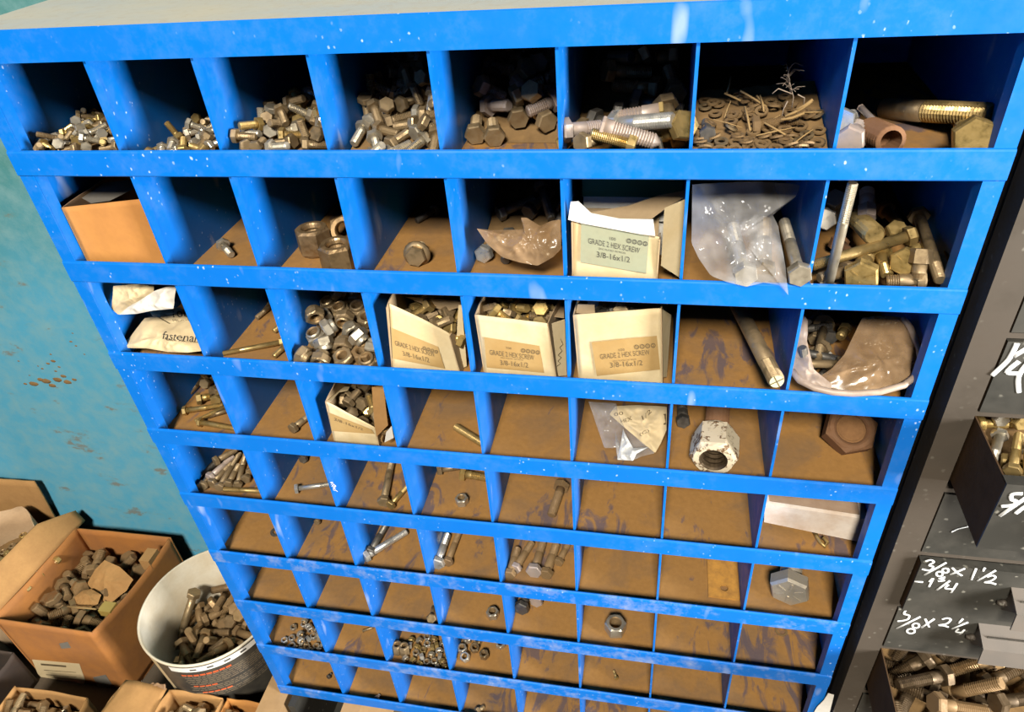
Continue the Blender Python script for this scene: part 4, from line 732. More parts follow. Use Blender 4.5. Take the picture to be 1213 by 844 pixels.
bolt_fl(8, (730, 803), (727, 795), .0040, 'brass', 'tiny brassy screw alone in row eight bin six', name='hex_screw', cat='screw', h0=.0035)
bolt_fl(9, (390, 801.5), (392, 799), .0050, 'dark', 'small dark screw in bottom row bin one', name='hex_screw', cat='screw')
bolt_fl(9, (567, 842), (573, 838), .0080, 'dull', 'dull bolt in bottom row bin four')
bolt_fl(9, (447, 826.5), (449, 824), .0050, 'pinkzinc', 'small pale screw near the lip of bottom row bin two', name='hex_screw', cat='screw')
# brass hook below the lidded plastic box
b = MB(); b.tube([fl(x, y, 5, h) for x, y, h in ((965, 631, .004), (968, 637, .003), (972, 643, .0025), (977, 648, .0025), (980, 643, .004), (975, 637, .006))], .0024, 8)
tag(b.obj('wire_hook', M['brass']), 'small bent brassy hook lying under the lidded plastic box', 'hook')
# seventh bin of the top row: straw, fluff and a few bolts among the washers
b = MB(); rs_ = random.Random(3)
for k in range(13):
    x = rs_.uniform(.642, .728); y = rs_.uniform(.012, .10); z = FLR[0] + .020 + .2 * y; a = rs_.uniform(0, 3.14); l = rs_.uniform(.01, .028); u = V((math.cos(a), math.sin(a), rs_.uniform(-.1, .35)))
    c = V((x, y, z)); w_ = V((rs_.uniform(-.004, .004), rs_.uniform(-.004, .004), rs_.uniform(.001, .006)))
    b.tube([c - u * l * .5, c + w_ * .6, c + u * l * .5 + w_], rs_.uniform(.0003, .0010), 5)
for pts in (((930, 138), (942, 133), (951, 128), (962, 120)), ((944, 130), (955, 124), (963, 118)), ((925, 142), (938, 140), (953, 134))):
    b.tube([aty(x, y, .03) for x, y in pts], .0012, 5)
tag(b.obj('straw_debris', M['straw']), 'dry straw and twigs strewn over the washers in the top row', 'debris', None, 'stuff')
b = MB()
for k in range(26):
    t0 = k / 26; x, y = lerp(V((936, 112, 0)), V((934, 80, 0)), t0)[:2]; a = rs_.uniform(-1, 1); c = aty(x, y, .05)
    b.tube([c, c + V((a * .005, rs_.uniform(-.004, .004), .004)), c + V((a * .011, rs_.uniform(-.008, .004), .002 + .004 * rs_.random()))], .0002, 4)
b.tube([aty(*q_, .05) for q_ in ((938, 128), (940, 115), (936, 100), (933, 80))], .0004, 5)
for pts in (((940, 112), (922, 105), (915, 111)), ((945, 112), (953, 116), (952, 124)), ((933, 120), (928, 130), (926, 140))): b.tube([aty(x, y, .05) for x, y in pts], .0005, 5)
tag(b.obj('fluff_tuft', M['fluff']), 'feathery tuft of fluff standing up from the washers in the top row', 'fluff', None, 'stuff')
for k, (a, b2, lab) in enumerate((((838, 158, .03), (836, 145, .06), 'grey bolt standing among the washers at the left of top row bin seven'), ((832, 148, .07), (843, 132, .10), 'slim dark bolt leaning by the left divider of top row bin seven'))):
    bolt_pts(p(*a), p(*b2), .0080 - k * .004, 'dark', lab, af=.0125 - k * .006)
bolt_pts(p(900, 148, .04), p(945, 142, .04), .0085, 'dusty', 'straw-coloured dusty bolt lying on the washers in the top row', tl=.03)
# ------------------------------------------------------------------ cartons, bags and writing
_txt = {}
def text2d(body):
    if body not in _txt:
        c = bpy.data.curves.new('t', 'FONT'); c.body = body; c.resolution_u = 2
        o = bpy.data.objects.new('t', c); COL.objects.link(o)
        dg = bpy.context.evaluated_depsgraph_get(); me = o.evaluated_get(dg).to_mesh()
        vs = [(v.co.x, v.co.y) for v in me.vertices]; fs = [tuple(p.vertices) for p in me.polygons]
        o.evaluated_get(dg).to_mesh_clear(); bpy.data.objects.remove(o); bpy.data.curves.remove(c)
        x0 = min(v[0] for v in vs); x1 = max(v[0] for v in vs); y0 = min(v[1] for v in vs); y1 = max(v[1] for v in vs)
        _txt[body] = ([((x - x0) / (x1 - x0), (y - y0) / (y1 - y0)) for x, y in vs], fs)
    return _txt[body]
def qpx(q, u, v):     # q: TL, TR, BR, BL in pixels; v up
    t = [lerp(q[3][i], q[2][i], u) + (lerp(q[0][i], q[1][i], u) - lerp(q[3][i], q[2][i], u)) * v for i in (0, 1)]
    return t
def put_text(S, q, body, parent, mat, name='printed_text'):
    vs, fs = text2d(body); b = MB()
    b.add([S(*qpx(q, u, v)) for u, v in vs], fs); return b.obj(name, M[mat], parent)
def panel(b, poly, yf, t=.0012, mi=0):
    f = yf if callable(yf) else (lambda x, y: yf)
    fr = [aty(x, y, f(x, y)) for x, y in poly]; bk = [q + V((0, t, 0)) for q in fr]; n = len(fr)
    return b.add(fr + bk, [tuple(range(n))[::-1], tuple(range(n, 2 * n))] + [(i, (i + 1) % n, n + (i + 1) % n, n + i) for i in range(n)], mi)
def carton(lab, front, row, yf, yb, mats, label=None, texts=(), icons=None, hback=None, hright=None, hleft=None, group=None):
    """front: TL TR BR BL pixels of the front panel"""
    f = yf if callable(yf) else (lambda x, y: yf)
    TL, TR, BR, BL = [aty(x, y, f(x, y)) for x, y in front]; zf = FLR[row - 1] + .0008
    cx = (TL.x + TR.x) / 2; e = max(i for i in range(8) if EDGE[i] < cx); lo_ = EDGE[e] + .0026 if e else .0172; hi_ = EDGE[e + 1] - .0026
    TL.x, BL.x = max(TL.x, lo_), max(BL.x, lo_); TR.x, BR.x = min(TR.x, hi_), min(BR.x, hi_)
    BL = V((BL.x, BL.y, zf)); BR = V((BR.x, BR.y, zf))
    r = thing('screw_carton', lab, 'carton', ((BL.x + BR.x) / 2, (BL.y + yb) / 2, zf), group)
    b = MB(); t = .0011
    fr = lambda u, v: bil((BL, BR, TR, TL), u, v) + V((0, f(*qpx(front, u, v)) - bil((BL, BR, TR, TL), u, v).y + .0006 * fbm((u * .1, v * .1, row), 30), 0))
    b.grid(lambda u, v: fr(1 - u, v), 20, 14, 0, True, -t)
    zl = hleft or TL.z; zr = hright or TR.z; zb = hback or max(TL.z, TR.z)
    for (A, B_, za, zb_, s) in ((BL, V((BL.x - .001, yb, zf)), TL.z, zl, 1), (BR, V((BR.x + .001, yb, zf)), TR.z, zr, -1)):
        tp = lambda u, v, A=A, B_=B_, za=za, zb_=zb_: (lambda p: V((p.x + (TL.x - BL.x if s > 0 else TR.x - BR.x) * v * (1 - u) , p.y, p.z + (lerp(za, zb_, u) - zf) * v + (.0015 * nz((u * 3, v, s), 2.3) if v > .95 else 0))))(lerp(A, B_, u))
        b.grid(tp, 10, 8, 1, False, t * s)
    b.slab([(BL.x, yb, zf), (BR.x, yb, zf), (BR.x, yb, zb), (BL.x, yb, zb)], (0, -1, 0), t, 1)
    b.slab([(BL.x, BL.y, zf), (BR.x, BR.y, zf), (BR.x, yb, zf), (BL.x, yb, zf)], (0, 0, 1), t, 1)
    b.obj('carton_body', [M[mats[0]], M[mats[1]]], r)
    if label:
        lb = MB(); S1 = lambda x, y: aty(x, y, f(x, y) - .0011)
        lb.grid(lambda u, v: S1(*qpx(label, u, v)), 14, 8, 0, True)
        lo = lb.obj('label', M['label' if row == 2 else 'label_tan'], r); lo['label'] = 'olive printed label' if row == 2 else 'tan printed label'
        S2 = lambda x, y: aty(x, y, f(x, y) - .0015)
        for q, body in texts: put_text(S2, q, body, lo, 'ink' if row == 2 else 'inkb')
        if icons:
            ib = MB()
            for k in range(4):
                c = qpx(icons, .125 + k * .25, .5); w = (icons[1][0] - icons[0][0]) * .11
                ro = [S2(c[0] + w * math.cos(a), c[1] + w * math.sin(a)) for a in [2 * math.pi * i / 14 for i in range(14)]]
                ri = [S2(c[0] + w * .7 * math.cos(a), c[1] + w * .7 * math.sin(a)) for a in [2 * math.pi * i / 14 for i in range(14)]]
                ib.add(ro + ri, [(i, (i + 1) % 14, 14 + (i + 1) % 14, 14 + i) for i in range(14)])
                vs, fs = text2d('0002'[k] if k == 3 else 'O'); ib.add([S2(c[0] + (u - .5) * w * .9, c[1] - (v - .5) * w) for u, v in vs], fs)
            ib.obj('printed_marks', M['ink' if row == 2 else 'inkb'], lo)
    return r
def child_panel(name, polys, mat, parent, t=.0011):
    b = MB()
    for poly, yf in polys: panel(b, poly, yf, t)
    return b.obj(name, M[mat], parent)
lin2 = lambda x0, ya, x1, yb_: (lambda x, y: ya + (x - x0) / (x1 - x0) * (yb_ - ya))
linv = lambda p0, ya, p1, yb_: (lambda x, y: ya + (y - p0) / (p1 - p0) * (yb_ - ya))
# second row, sixth bin
yf = linv(260, .016, 328, .010)
r = carton('torn cream screw carton with an olive label in front of the green box', ((679, 260), (781, 281), (777, 328.5), (679, 327)), 2, yf, .075, ('carton', 'cartonin'), ((688.5, 265), (769, 280), (765.5, 324), (687.5, 310.7)),
    ((((722, 280.7), (729.5, 282), (729.5, 285.5), (722, 284.2)), '100'), (((696.7, 282), (758.4, 294), (757.4, 300.5), (697, 288.5)), 'GRADE 2 HEX SCREW'), (((709, 293.6), (741, 299.2), (741, 301.2), (709, 295.6)), 'ZINC PLATED 100 PIECES'), (((707, 298), (746.3, 304.8), (746.3, 311.5), (707, 304.8)), '3/8-16x1/2')),
    ((742, 282.6), (767.8, 287), (767.5, 292), (742, 287.5)), hback=FLR[1] + .055, hright=FLR[1] + .03, hleft=FLR[1] + .06)
child_panel('folded_flap', [(((676, 239.6), (684.8, 239), (700, 253), (733.7, 259.6), (773.7, 260.4), (776, 279.6), (757.4, 277.4), (689, 264.8), (673, 260.4)), linv(239, .016, 280, .0085))], 'paperw', r)
child_panel('side_flap', [(((787, 247), (811.4, 236.7), (805, 329), (783, 315)), lin2(783, .022, 812, .034))], 'carton', r)
child_panel('torn_strip', [(((700, 252), (745, 244), (780, 232), (811, 226), (810.7, 234), (790, 246), (772, 259.5), (734, 259)), .055)], 'cartonin', r)
g = thing('green_box', 'green and white box wedged behind the torn carton of the second row', 'box', aty(750, 250, .1))
A0 = aty(690, 252, .078); A1 = aty(811, 252, .078); zc = FLR[0] - .004; zm = aty(700, 233, .078).z; z0 = FLR[1] + .04
b = MB(); A0.x = max(A0.x, .5310); A1.x = min(A1.x, .6290); b.box((A0.x, .078, zm), (A1.x, .17, zc)); b.obj('lid', M['green'], g)
b = MB(); b.box((A0.x + .001, .079, z0), (A1.x - .001, .169, zm)); b.box((A0.x + .004, .085, FLR[1] + .0004), (A1.x - .004, .165, z0)); b.obj('box_body', M['paperw'], g)
# third row
r = carton('most torn and warped cream screw carton, leftmost of three in the third row', ((461, 360), (533, 396), (544, 438), (463, 433)), 3, lambda x, y: .016 + .010 * math.sin(max(0, min(1, (x - 461) / 80)) * math.pi * .5) - .004 * (y - 400) / 40, .112, ('carton', 'cartonin'),
    ((463.7, 388.4), (519, 411), (527, 437), (465.6, 425)), ((((467.5, 403.5), (514, 417), (515.5, 423.5), (468.5, 409.5)), 'GRADE 2 HEX SCREW'), (((476.5, 416), (508, 424), (509, 430), (477.5, 421.5)), '3/8-16x1/2')), ((500, 410), (519, 415.5), (519.5, 420), (500.5, 414)), hback=FLR[2] + .075, hleft=FLR[2] + .088, hright=FLR[2] + .06)
child_panel('back_flap', [(((480, 352), (546, 357), (545, 364), (530, 369), (505, 362)), .06)], 'cartonin', r)
child_panel('side_flap', [(((543, 362), (547, 362), (553, 434), (549, 436), (541, 398)), .035)], 'carton', r)
r = carton('middle cream screw carton of three in the third row, with a scrawled side flap', ((563.4, 373.4), (648, 383.4), (659, 444.6), (574.5, 440)), 3, .014, .118, ('carton', 'cartonin'), ((573.4, 399.7), (639, 410), (644.6, 442), (576.7, 435.7)),
    ((((600, 411), (606, 412), (606, 414.5), (600, 413.5)), '100'), (((580, 414.6), (632.8, 421.2), (632.8, 427), (580.5, 420.6)), 'GRADE 2 HEX SCREW'), (((593, 423.2), (620, 426.2), (620, 427.6), (593, 424.6)), 'ZINC PLATED 100 PIECES'), (((592.3, 426.8), (625.7, 430), (626, 436), (592.7, 432.6)), '3/8-16x1/2')), ((617, 413), (640, 416), (640, 420.5), (617, 417.5)), hback=FLR[2] + .085, hright=FLR[2] + .07)
child_panel('back_flap', [(((580, 357), (668, 360), (668, 377), (650, 375), (615, 367), (585, 362)), linv(357, .085, 377, .035))], 'cartonin', r)
sf = child_panel('side_flap', [(((653.5, 384), (669, 379), (671.5, 445), (661, 446)), lin2(653, .015, 670, .030))], 'carton', r)
b = MB(); S = lambda x, y: aty(x, y, lin2(653, .0143, 670, .0293)(x, y))
b.tube([S(x, y) for x, y in ((664, 402), (667, 408), (663, 412), (666, 416), (661, 421), (665, 424), (661, 428), (664, 431), (660, 434))], .0004, 5); b.obj('scrawl', M['inkb'], sf)
r = carton('squarest and rightmost cream screw carton in the third row', ((680, 373.4), (782.6, 365.5), (784.8, 446.8), (687, 448)), 3, .018, .118, ('carton', 'cartonin'), ((700.7, 405.7), (778, 398), (782, 438), (707, 445.7)),
    ((((733, 413.5), (740, 413), (740, 416), (733, 416.6)), '100'), (((710.7, 420), (769, 414.4), (770, 420.4), (711.3, 426)), 'GRADE 2 HEX SCREW'), (((726, 427.5), (754, 425), (754, 426.6), (726, 429.1)), 'ZINC PLATED 100 PIECES'), (((722.5, 430), (761, 426.8), (761.5, 433), (723, 436)), '3/8-16x1/2')), ((751, 409), (777, 406.5), (777, 412), (751, 414.5)), hback=FLR[2] + .085)
child_panel('side_panel', [(((783, 366), (795, 374), (790, 447), (785, 447)), lin2(783, .019, 795, .05))], 'carton', r)
child_panel('torn_flap', [(((684, 361), (704, 361.5), (705, 372), (697, 373), (682, 371)), .030)], 'cartonin', r)
# fourth row: small torn carton
r = carton('small torn carton of brassy screws in row four bin three', ((386, 476), (444, 507), (446, 518.5), (394.5, 517)), 4, .022, .105, ('carton', 'cartonin'), ((389.5, 489), (440, 509), (444, 514.5), (393, 511)),
    ((((396, 495), (430, 508), (430, 510.5), (396, 498.5)), '3/8-16x1/2'),), None, hback=FLR[3] + .066, hleft=FLR[3] + .066, hright=FLR[3] + .05)
child_panel('side_flap', [(((440.4, 459), (454.3, 459), (459.6, 504), (446, 518), (443.6, 504)), lin2(440, .020, 460, .026))], 'cardin' if False else 'card', r)
child_panel('white_flap', [(((464, 505), (466.4, 519), (455.5, 524.5), (457.5, 512.5)), .016)], 'paperw', r)
child_panel('back_flap', [(((387, 475), (398, 459), (414, 459), (412, 463), (402, 465), (392, 476)), linv(459, .075, 476, .024))], 'carton', r)
# second row, first bin: plain orange carton
r = carton('plain orange-brown cardboard carton in row two bin one', ((69, 246), (168.6, 236), (194.8, 307.5), (98, 303)), 2, .014, .16, ('cardor', 'cardin'), hback=FLR[1] + .08)
child_panel('raised_flap', [(((92, 232), (115, 218), (159, 213), (160, 223), (130, 238), (108, 241)), linv(212, .09, 241, .03))], 'tape', r)
# ---- bags
def sheet(poly, yf, amp=.003, sc=45, seed=1.0, center=None, rings=16, n=96, bulge=.004, back=True, nrm=(0, -.85, .5), grow=0):
    f = yf if callable(yf) else (lambda x, y: yf)
    c = center or (sum(q[0] for q in poly) / len(poly), sum(q[1] for q in poly) / len(poly))
    per = [0]; m = len(poly)
    for i in range(m): a, b2 = poly[i], poly[(i + 1) % m]; per.append(per[-1] + math.hypot(b2[0] - a[0], b2[1] - a[1]))
    bd = []
    for k in range(n):
        s = per[-1] * k / n; i = max(j for j in range(m) if per[j] <= s); t = (s - per[i]) / (per[i + 1] - per[i])
        a, b2 = poly[i], poly[(i + 1) % m]; bd.append((lerp(a[0], b2[0], t), lerp(a[1], b2[1], t)))
    N = V(nrm).normalized()
    def pt(x, y, r, sgn, sd):
        P = aty(x, y, f(x, y)); k = 1 - r ** 3
        return P + N * sgn * (amp * (ridge(P, sc, sd) * .7 + fbm(P, sc * .6, sd + 5) * .8) * (.25 + .75 * k) + bulge * (1 - r * r))
    b = MB()
    for sgn in ((1, -1) if back else (1,)):
        vs = []; fs = []
        for k in range(rings + 1):
            r_ = k / rings
            for q in bd: vs.append(pt(c[0] + (q[0] - c[0]) * max(r_, .004), c[1] + (q[1] - c[1]) * max(r_, .004), r_, sgn if k < rings else 1, seed + (0 if sgn > 0 or k == rings else 9)))
        for k in range(rings):
            for i in range(n):
                j = (i + 1) % n; fs.append((k*n+i, k*n+j, (k+1)*n+j, (k+1)*n+i) if sgn > 0 else (k*n+j, k*n+i, (k+1)*n+i, (k+1)*n+j))
        b.add(vs, fs, 0, True)
    def S(x, y):     # a point on the front layer by pixel
        best = 0
        ang = math.atan2(y - c[1], x - c[0]); d = math.hypot(x - c[0], y - c[1])
        q = min(bd, key=lambda q: abs((math.atan2(q[1] - c[1], q[0] - c[0]) - ang + math.pi) % (2 * math.pi) - math.pi))
        return pt(x, y, min(1, d / math.hypot(q[0] - c[0], q[1] - c[1])), 1, seed) + N * .0006
    return b, S
def bag(poly, yf, mat, **k):
    b, S = sheet(poly, yf, **k); return b, S
b, S = sheet(((820, 219), (846, 217), (900, 215), (948, 219), (944, 232), (915, 255), (922, 268), (925, 288), (930, 314), (934, 350), (924, 338), (905, 335), (884, 340), (860, 334), (842, 327), (828, 307), (819, 288)), linv(217, .055, 335, -.006), .0065, 34, 3.0, (873, 280), bulge=.010)
tag(b.obj('plastic_bag', M['film']), 'crumpled clear plastic bag hanging over the lip of the second row', 'bag')
b, S = sheet(((565, 271), (585, 273), (620, 272), (617, 258), (624, 258), (640, 268), (652, 262), (664, 260), (665, 295), (655, 305), (637, 315), (615, 311), (595, 305), (577, 289)), linv(258, .040, 315, .016), .004, 50, 8.0, (628, 287), bulge=.006)
tag(b.obj('torn_bag', M['film_dirty']), 'torn brown-stained plastic bag over black bolts in the second row', 'bag')
r = thing('paper_bag', 'cream paper bag with printed lettering folded over in row three bin one', 'bag', aty(190, 400, .03))
b, S = sheet(((138, 412), (152, 402), (172, 377), (186, 375), (200, 384), (222, 379), (233, 388), (240, 416), (222, 418), (198, 417), (175, 413)), linv(375, .05, 416, .010), .0032, 40, 2.0, (195, 400), bulge=.006)
b.obj('bag_body', M['paper'], r)
put_text(S, ((197.5, 392), (234, 396), (233, 405), (196.5, 401)), 'fastenal', r, 'ink')
put_text(S, ((203, 401), (238, 405), (238, 406.6), (203, 402.6)), 'GRADE A FASTENERS', r, 'inkb')
b, S = sheet(((177, 369), (192, 366), (214, 364), (222, 376), (226, 386), (205, 385), (190, 382), (180, 374)), linv(364, .07, 386, .045), .002, 50, 4.0, bulge=.004)
b.obj('bag_middle', M['paper'], r); put_text(S, ((207, 368.5), (223, 368.5), (225, 376), (208, 376)), '100', r, 'ink'); put_text(S, ((207, 378), (223, 379), (224, 382), (208, 381)), 'MS-OF', r, 'inkb')
b, S = sheet(((134, 339), (160, 337), (183, 339), (182, 352), (160, 366), (140, 373), (132, 366)), linv(338, .024, 373, .019), .0025, 40, 6.0, bulge=.003)
b.obj('folded_top', M['paper'], r)
b, S = sheet(((141, 373), (152, 364), (166, 356), (182, 345), (200, 339), (209, 339), (206, 366), (182, 368), (162, 372)), linv(338, .018, 373, .012), .003, 45, 16.0, (178, 360), bulge=.003)
o = b.obj('white_flap', M['paperw'], r); o['label'] = 'white inside of the folded-over top'
# third row, right end: open plastic bag
r = thing('plastic_bag', 'open brown-stained plastic bag holding a few bolts at the right end of the third row', 'bag', aty(1010, 440, .04))
b, S = sheet(((1022, 376), (1045, 374), (1068, 376), (1080, 395), (1088, 420), (1089, 434), (1070, 452), (1042, 461), (1010, 463), (986, 461), (968, 448), (985, 437), (1000, 420), (1010, 400)), lambda x, y: .075 - .07 * (y - 374) / 88, .004, 40, 12.0, (1040, 425), bulge=.008)
b.obj('front_film', M['film_dirty'], r)
b = MB()
def strip(pts, w, yf, seed):
    for k in range(len(pts) - 1):
        pass
    P = [aty(x, y, yf(x, y)) for x, y in pts]
    b.tube([q + V((0, -.002 + .0015 * nz(q, 60, seed), .001 * nz(q, 80, seed + 2))) for q in P], w, 8)
strip([(1069, 376), (1078, 388), (1088, 412), (1091, 430), (1084, 444), (1070, 454), (1042, 463), (1010, 465), (986, 463), (965, 458), (947, 450), (938, 437)], .0032, lambda x, y: .075 - .075 * (y - 374) / 88, 3)
b.obj('rolled_edge', M['film_edge'], r)
b, S = sheet(((951, 372), (957, 380), (955, 400), (962, 430), (966, 445), (986, 455), (984, 462), (960, 456), (945, 448), (937, 436), (944, 405)), linv(372, .07, 460, .004), .003, 50, 15.0, (954, 430), bulge=.003)
b.obj('side_film', M['film_edge'], r)
# fourth row, sixth bin: bag of torn printed paper
r = thing('plastic_bag', 'clear plastic bag with a crumpled printed paper inside, in row four bin six', 'bag', aty(750, 530, .03))
b, S = sheet(((697, 476), (730, 478), (732, 490), (740, 507), (768, 530), (776, 537), (760, 541), (749, 546), (731, 545), (735, 530), (725, 531), (716, 531), (707, 505)), linv(476, .085, 546, .012), .005, 42, 21.0, (728, 512), bulge=.005)
b.obj('film', M['film'], r)
b, S = sheet(((738, 508), (745, 522), (750, 531), (768, 530), (754, 538), (750, 546), (731, 545), (735, 528)), linv(508, .035, 546, .006), .004, 60, 41.0, (744, 534), bulge=.004)
b.obj('crumpled_corner', M['film_white'], r)
b, S = sheet(((722, 491), (729, 481), (757, 480), (772, 481), (790, 482), (789.5, 510), (783, 525), (776, 537), (757, 522), (740, 507)), linv(480, .085, 537, .022), .0055, 38, 24.0, (762, 503), bulge=.005)
o = b.obj('paper_wrapper', M['paper'], r)
for q, tx in ((((727, 489), (738, 486), (739, 490), (728, 493)), '00'), (((735, 497), (748, 492), (749, 496), (736, 501)), 'HEX'), (((760, 492), (770, 484), (772, 488), (762, 496)), '1/2'), (((757, 512), (768, 506), (770, 510), (759, 516)), '(C)'), (((786, 490), (789, 490), (789, 503), (786, 503)), 'I')):
    put_text(S, q, tx, r, 'inkb')
# fifth row, last bin: lidded plastic box
r = thing('plastic_box', 'scuffed pale plastic box with a lid, tilted in row five bin eight', 'box', aty(965, 630, .06))
c = [aty(905, 619, .050), aty(1022, 642.5, .042), aty(1032, 615.7, .040), aty(906, 597, .048)]
dv = V((-.004, .078, .012)); b = MB()
for q in c: q.x = min(max(q.x, .7420), .8562)
rimT = [c[3], c[2], c[2] + dv, c[3] + dv]; base = [c[0], c[1], c[1] + dv + V((-.004, 0, 0)), c[0] + dv + V((.002, 0, 0))]
b.hexa([base[0], base[1], base[2], base[3], *[lerp(base[i], rimT[i], .80) for i in range(4)]]); b.obj('box_body', M['lid'], r)
ctr = sum(rimT, V()) / 4; b = MB()
ex = [ctr + (q - ctr) * 1.015 for q in [lerp(base[i], rimT[i], .78) for i in range(4)]]; ex2 = [ctr + (q - ctr) * 1.015 for q in rimT]
ins = [ctr + (q - ctr) * .90 + V((0, 0, .0005)) for q in rimT]; low = [q - V((0, 0, .002)) for q in ins]
b.add(ex + ex2 + ins + low, [(i, (i+1) % 4, 4 + (i+1) % 4, 4 + i) for i in range(4)] + [(4 + i, 4 + (i+1) % 4, 8 + (i+1) % 4, 8 + i) for i in range(4)] + [(8 + i, 8 + (i+1) % 4, 12 + (i+1) % 4, 12 + i) for i in range(4)] + [(3, 2, 1, 0)])
b.add(low, [(0, 1, 2, 3)], 1)
b.obj('lid', [M['lid'], M['lidtop']], r)
# torn sticker at the lower right of the cabinet
b = MB(); panel(b, ((968, 838), (976, 830), (981, 822), (988, 824), (986, 832), (983, 844), (975, 850), (962, 848)), -.0022, .0006)
b.obj('torn_sticker', M['paperw'], cab)
# white fluff on the second divider of the fifth row
b = MB(); rf = random.Random(8); c = aty(396, 575, .002)
for k in range(22):
    z = c + V((rf.uniform(-.001, .001), 0, rf.uniform(-.012, .006))); e = z + V((rf.uniform(-.004, .004), -.002, rf.uniform(-.003, .003))); b.tube([z, (z + e) / 2 + V((0, -.001, .001)), e], .0003, 4)
tag(b.obj('thread_fluff', M['white']), 'wisps of white thread caught at the divider edge in the fifth row', 'fluff', None, 'stuff')
# ------------------------------------------------------------------ on the floor at the left
G = -ZO + .0006
for k, (x0, x1) in enumerate(((-.030, .012), (.118, .150), (.70, .74), (.82, .86))):
    b = MB(); n = 10
    b.box((x0, -.13, -ZO + .0005), (x1, .29, LIPZ[8] - LIPH - .0004))
    tag(b.obj('wooden_bearer', M['wood']), ['wooden bearer sticking out beyond the lower left corner of the cabinet', 'wooden bearer second from the left under the cabinet', 'wooden bearer third from the left under the cabinet', 'wooden bearer at the right end under the cabinet'][k], 'wood block')
b = MB(); b.box((.022, -.02, -ZO + .0005), (.034, .27, LIPZ[8] - LIPH - .0004)); b.box((.022, -.02, -ZO + .0005), (.06, .27, -ZO + .003))
tag(b.obj('steel_angle', M['drawer']), 'dark steel angle standing beside the left bearer under the cabinet', 'steel angle')
# large cardboard box
r = thing('cardboard_box', 'large orange cardboard box of brown bolts with a paper slip and a raised left flap', 'box', (-.49, .15, G))
RZ = -.952; t = .0035
FL_, FR_, BR_, BL_ = V((-.618, .040, 0)), V((-.397, .040, 0)), V((-.374, .272, 0)), V((-.602, .268, 0))
cs = [FL_, FR_, BR_, BL_]; b = MB()
for i in range(4):
    A, B_ = cs[i], cs[(i + 1) % 4]; d = (B_ - A).normalized(); nI = V((-d.y, d.x, 0))
    dz = [.0, .0, .006, .0][i]
    def wl(u, v, A=A, B_=B_, nI=nI, i=i):
        p_ = lerp(A, B_, u); z = lerp(G, RZ + [0, -.004 * math.sin(u * 3.1), .006 * math.sin(u * 3.1), .004][i] * 1.0, v)
        w_ = 0 if i == 0 else ((.004 if i != 1 else -.006) * math.sin(u * math.pi) * v + .0015 * nz((u * 2, v * 2, i), 1.7) * math.sin(u * math.pi))
        return V((p_.x, p_.y, z)) + nI * w_
    b.grid(wl, 18, 12, 0, True, t)
b.slab([(q.x, q.y, G) for q in cs], (0, 0, 1), .003, 0)
b.obj('box_body', M['cardbox'], r)
b = MB()      # raised flap on the left wall
A, B_ = V((-.618, .040, RZ)), V((-.600, .290, RZ - .002)); up_ = V((-.030, 0, .062))
b.grid(lambda u, v: lerp(A, B_, u) + up_ * v * (1 - .55 * max(0, (u - .72) / .28)) + V((0, .003 * v, .002 * nz((u, v, 3), 4))), 18, 5, 0, True, -.004); b.obj('flap', M['card'], r)
b = MB(); e = [lerp(A, B_, i / 40) + V((.0012, 0, .001 + .0014 * (i % 2))) for i in range(41)]; b.tube(e, .0014, 5); b.obj('torn_edge', M['cardin'], r)
b = MB(); b.box((-.3995, .2, RZ - .02), (-.3765, .232, RZ + .010)); b.obj('corner_tab', M['card'], r)
yfr = .0372
b = MB(); panel(b, ((38, 782), (94, 787), (101, 806.5), (95.5, 821), (52, 817)), lambda x, y: .0394, .0004); sl = b.obj('paper_slip', M['paper'], r); sl['label'] = 'cream paper slip with faint lines'
b = MB(); S = lambda x, y: aty(x, y, .0390)
b.add([S(48, 786.5), S(78, 789), S(78.5, 791), S(48.7, 788.6)], [(0, 1, 2, 3)])
for k in range(4):
    x0 = 52 + k * 2.5; y0 = 794 + k * 5.5
    b.add([S(x0, y0), S(x0 + 38 - k * 2, y0 + 3), S(x0 + 38 - k * 2, y0 + 3.5), S(x0, y0 + .6)], [(0, 1, 2, 3)])
b.obj('slip_lines', M['inkb'], sl)
for q in (((110, 803), (125, 800), (133, 812), (118, 817)), ((70, 763), (80, 761), (84, 768), (73, 769))):
    b = MB(); panel(b, q, lambda x, y: .0394, .0004); b.obj('tape_patch', M['tape'], r)
# paper packets and a stick on its contents
b, S = sheet(((103, 692), (113, 675), (124, 664), (142, 672), (158, 687), (150, 700), (135, 712), (122, 720), (118, 708)), linv(664, .20, 720, .13), .004, 30, 31, (128, 692), bulge=.006, nrm=(0, -.3, 1))
tag(b.obj('paper_packet', M['card']), 'flattened tan paper packet lying on the bolts in the large cardboard box', 'packet')
b, S = sheet(((88, 708), (98, 700), (108, 698), (120, 705), (116, 716), (104, 722), (92, 722)), linv(698, .15, 722, .115), .003, 40, 37, bulge=.008, nrm=(0, -.3, 1))
tag(b.obj('paper_wad', M['card']), 'small crumpled tan paper wad beside the packet in the large box', 'paper')
P_ = [aty(80, 719, .105), aty(114, 722, .10)]
b = MB(); b.tube([P_[0], lerp(P_[0], P_[1], .5), P_[1]], .0017, 6); tag(b.obj('wooden_stick', M['straw']), 'thin pale stick lying on the bolts in the large cardboard box', 'stick')
b = MB(); c = aty(127, 721, .095); b.box((c.x - .012, c.y - .010, c.z - .012), (c.x + .014, c.y + .012, c.z + .004)); b.box((c.x - .016, c.y - .004, c.z - .012), (c.x - .012, c.y + .010, c.z + .001))
tag(b.obj('square_nut', M['yellow']), 'yellow square block-like nut near the front corner of the large box', 'nut')
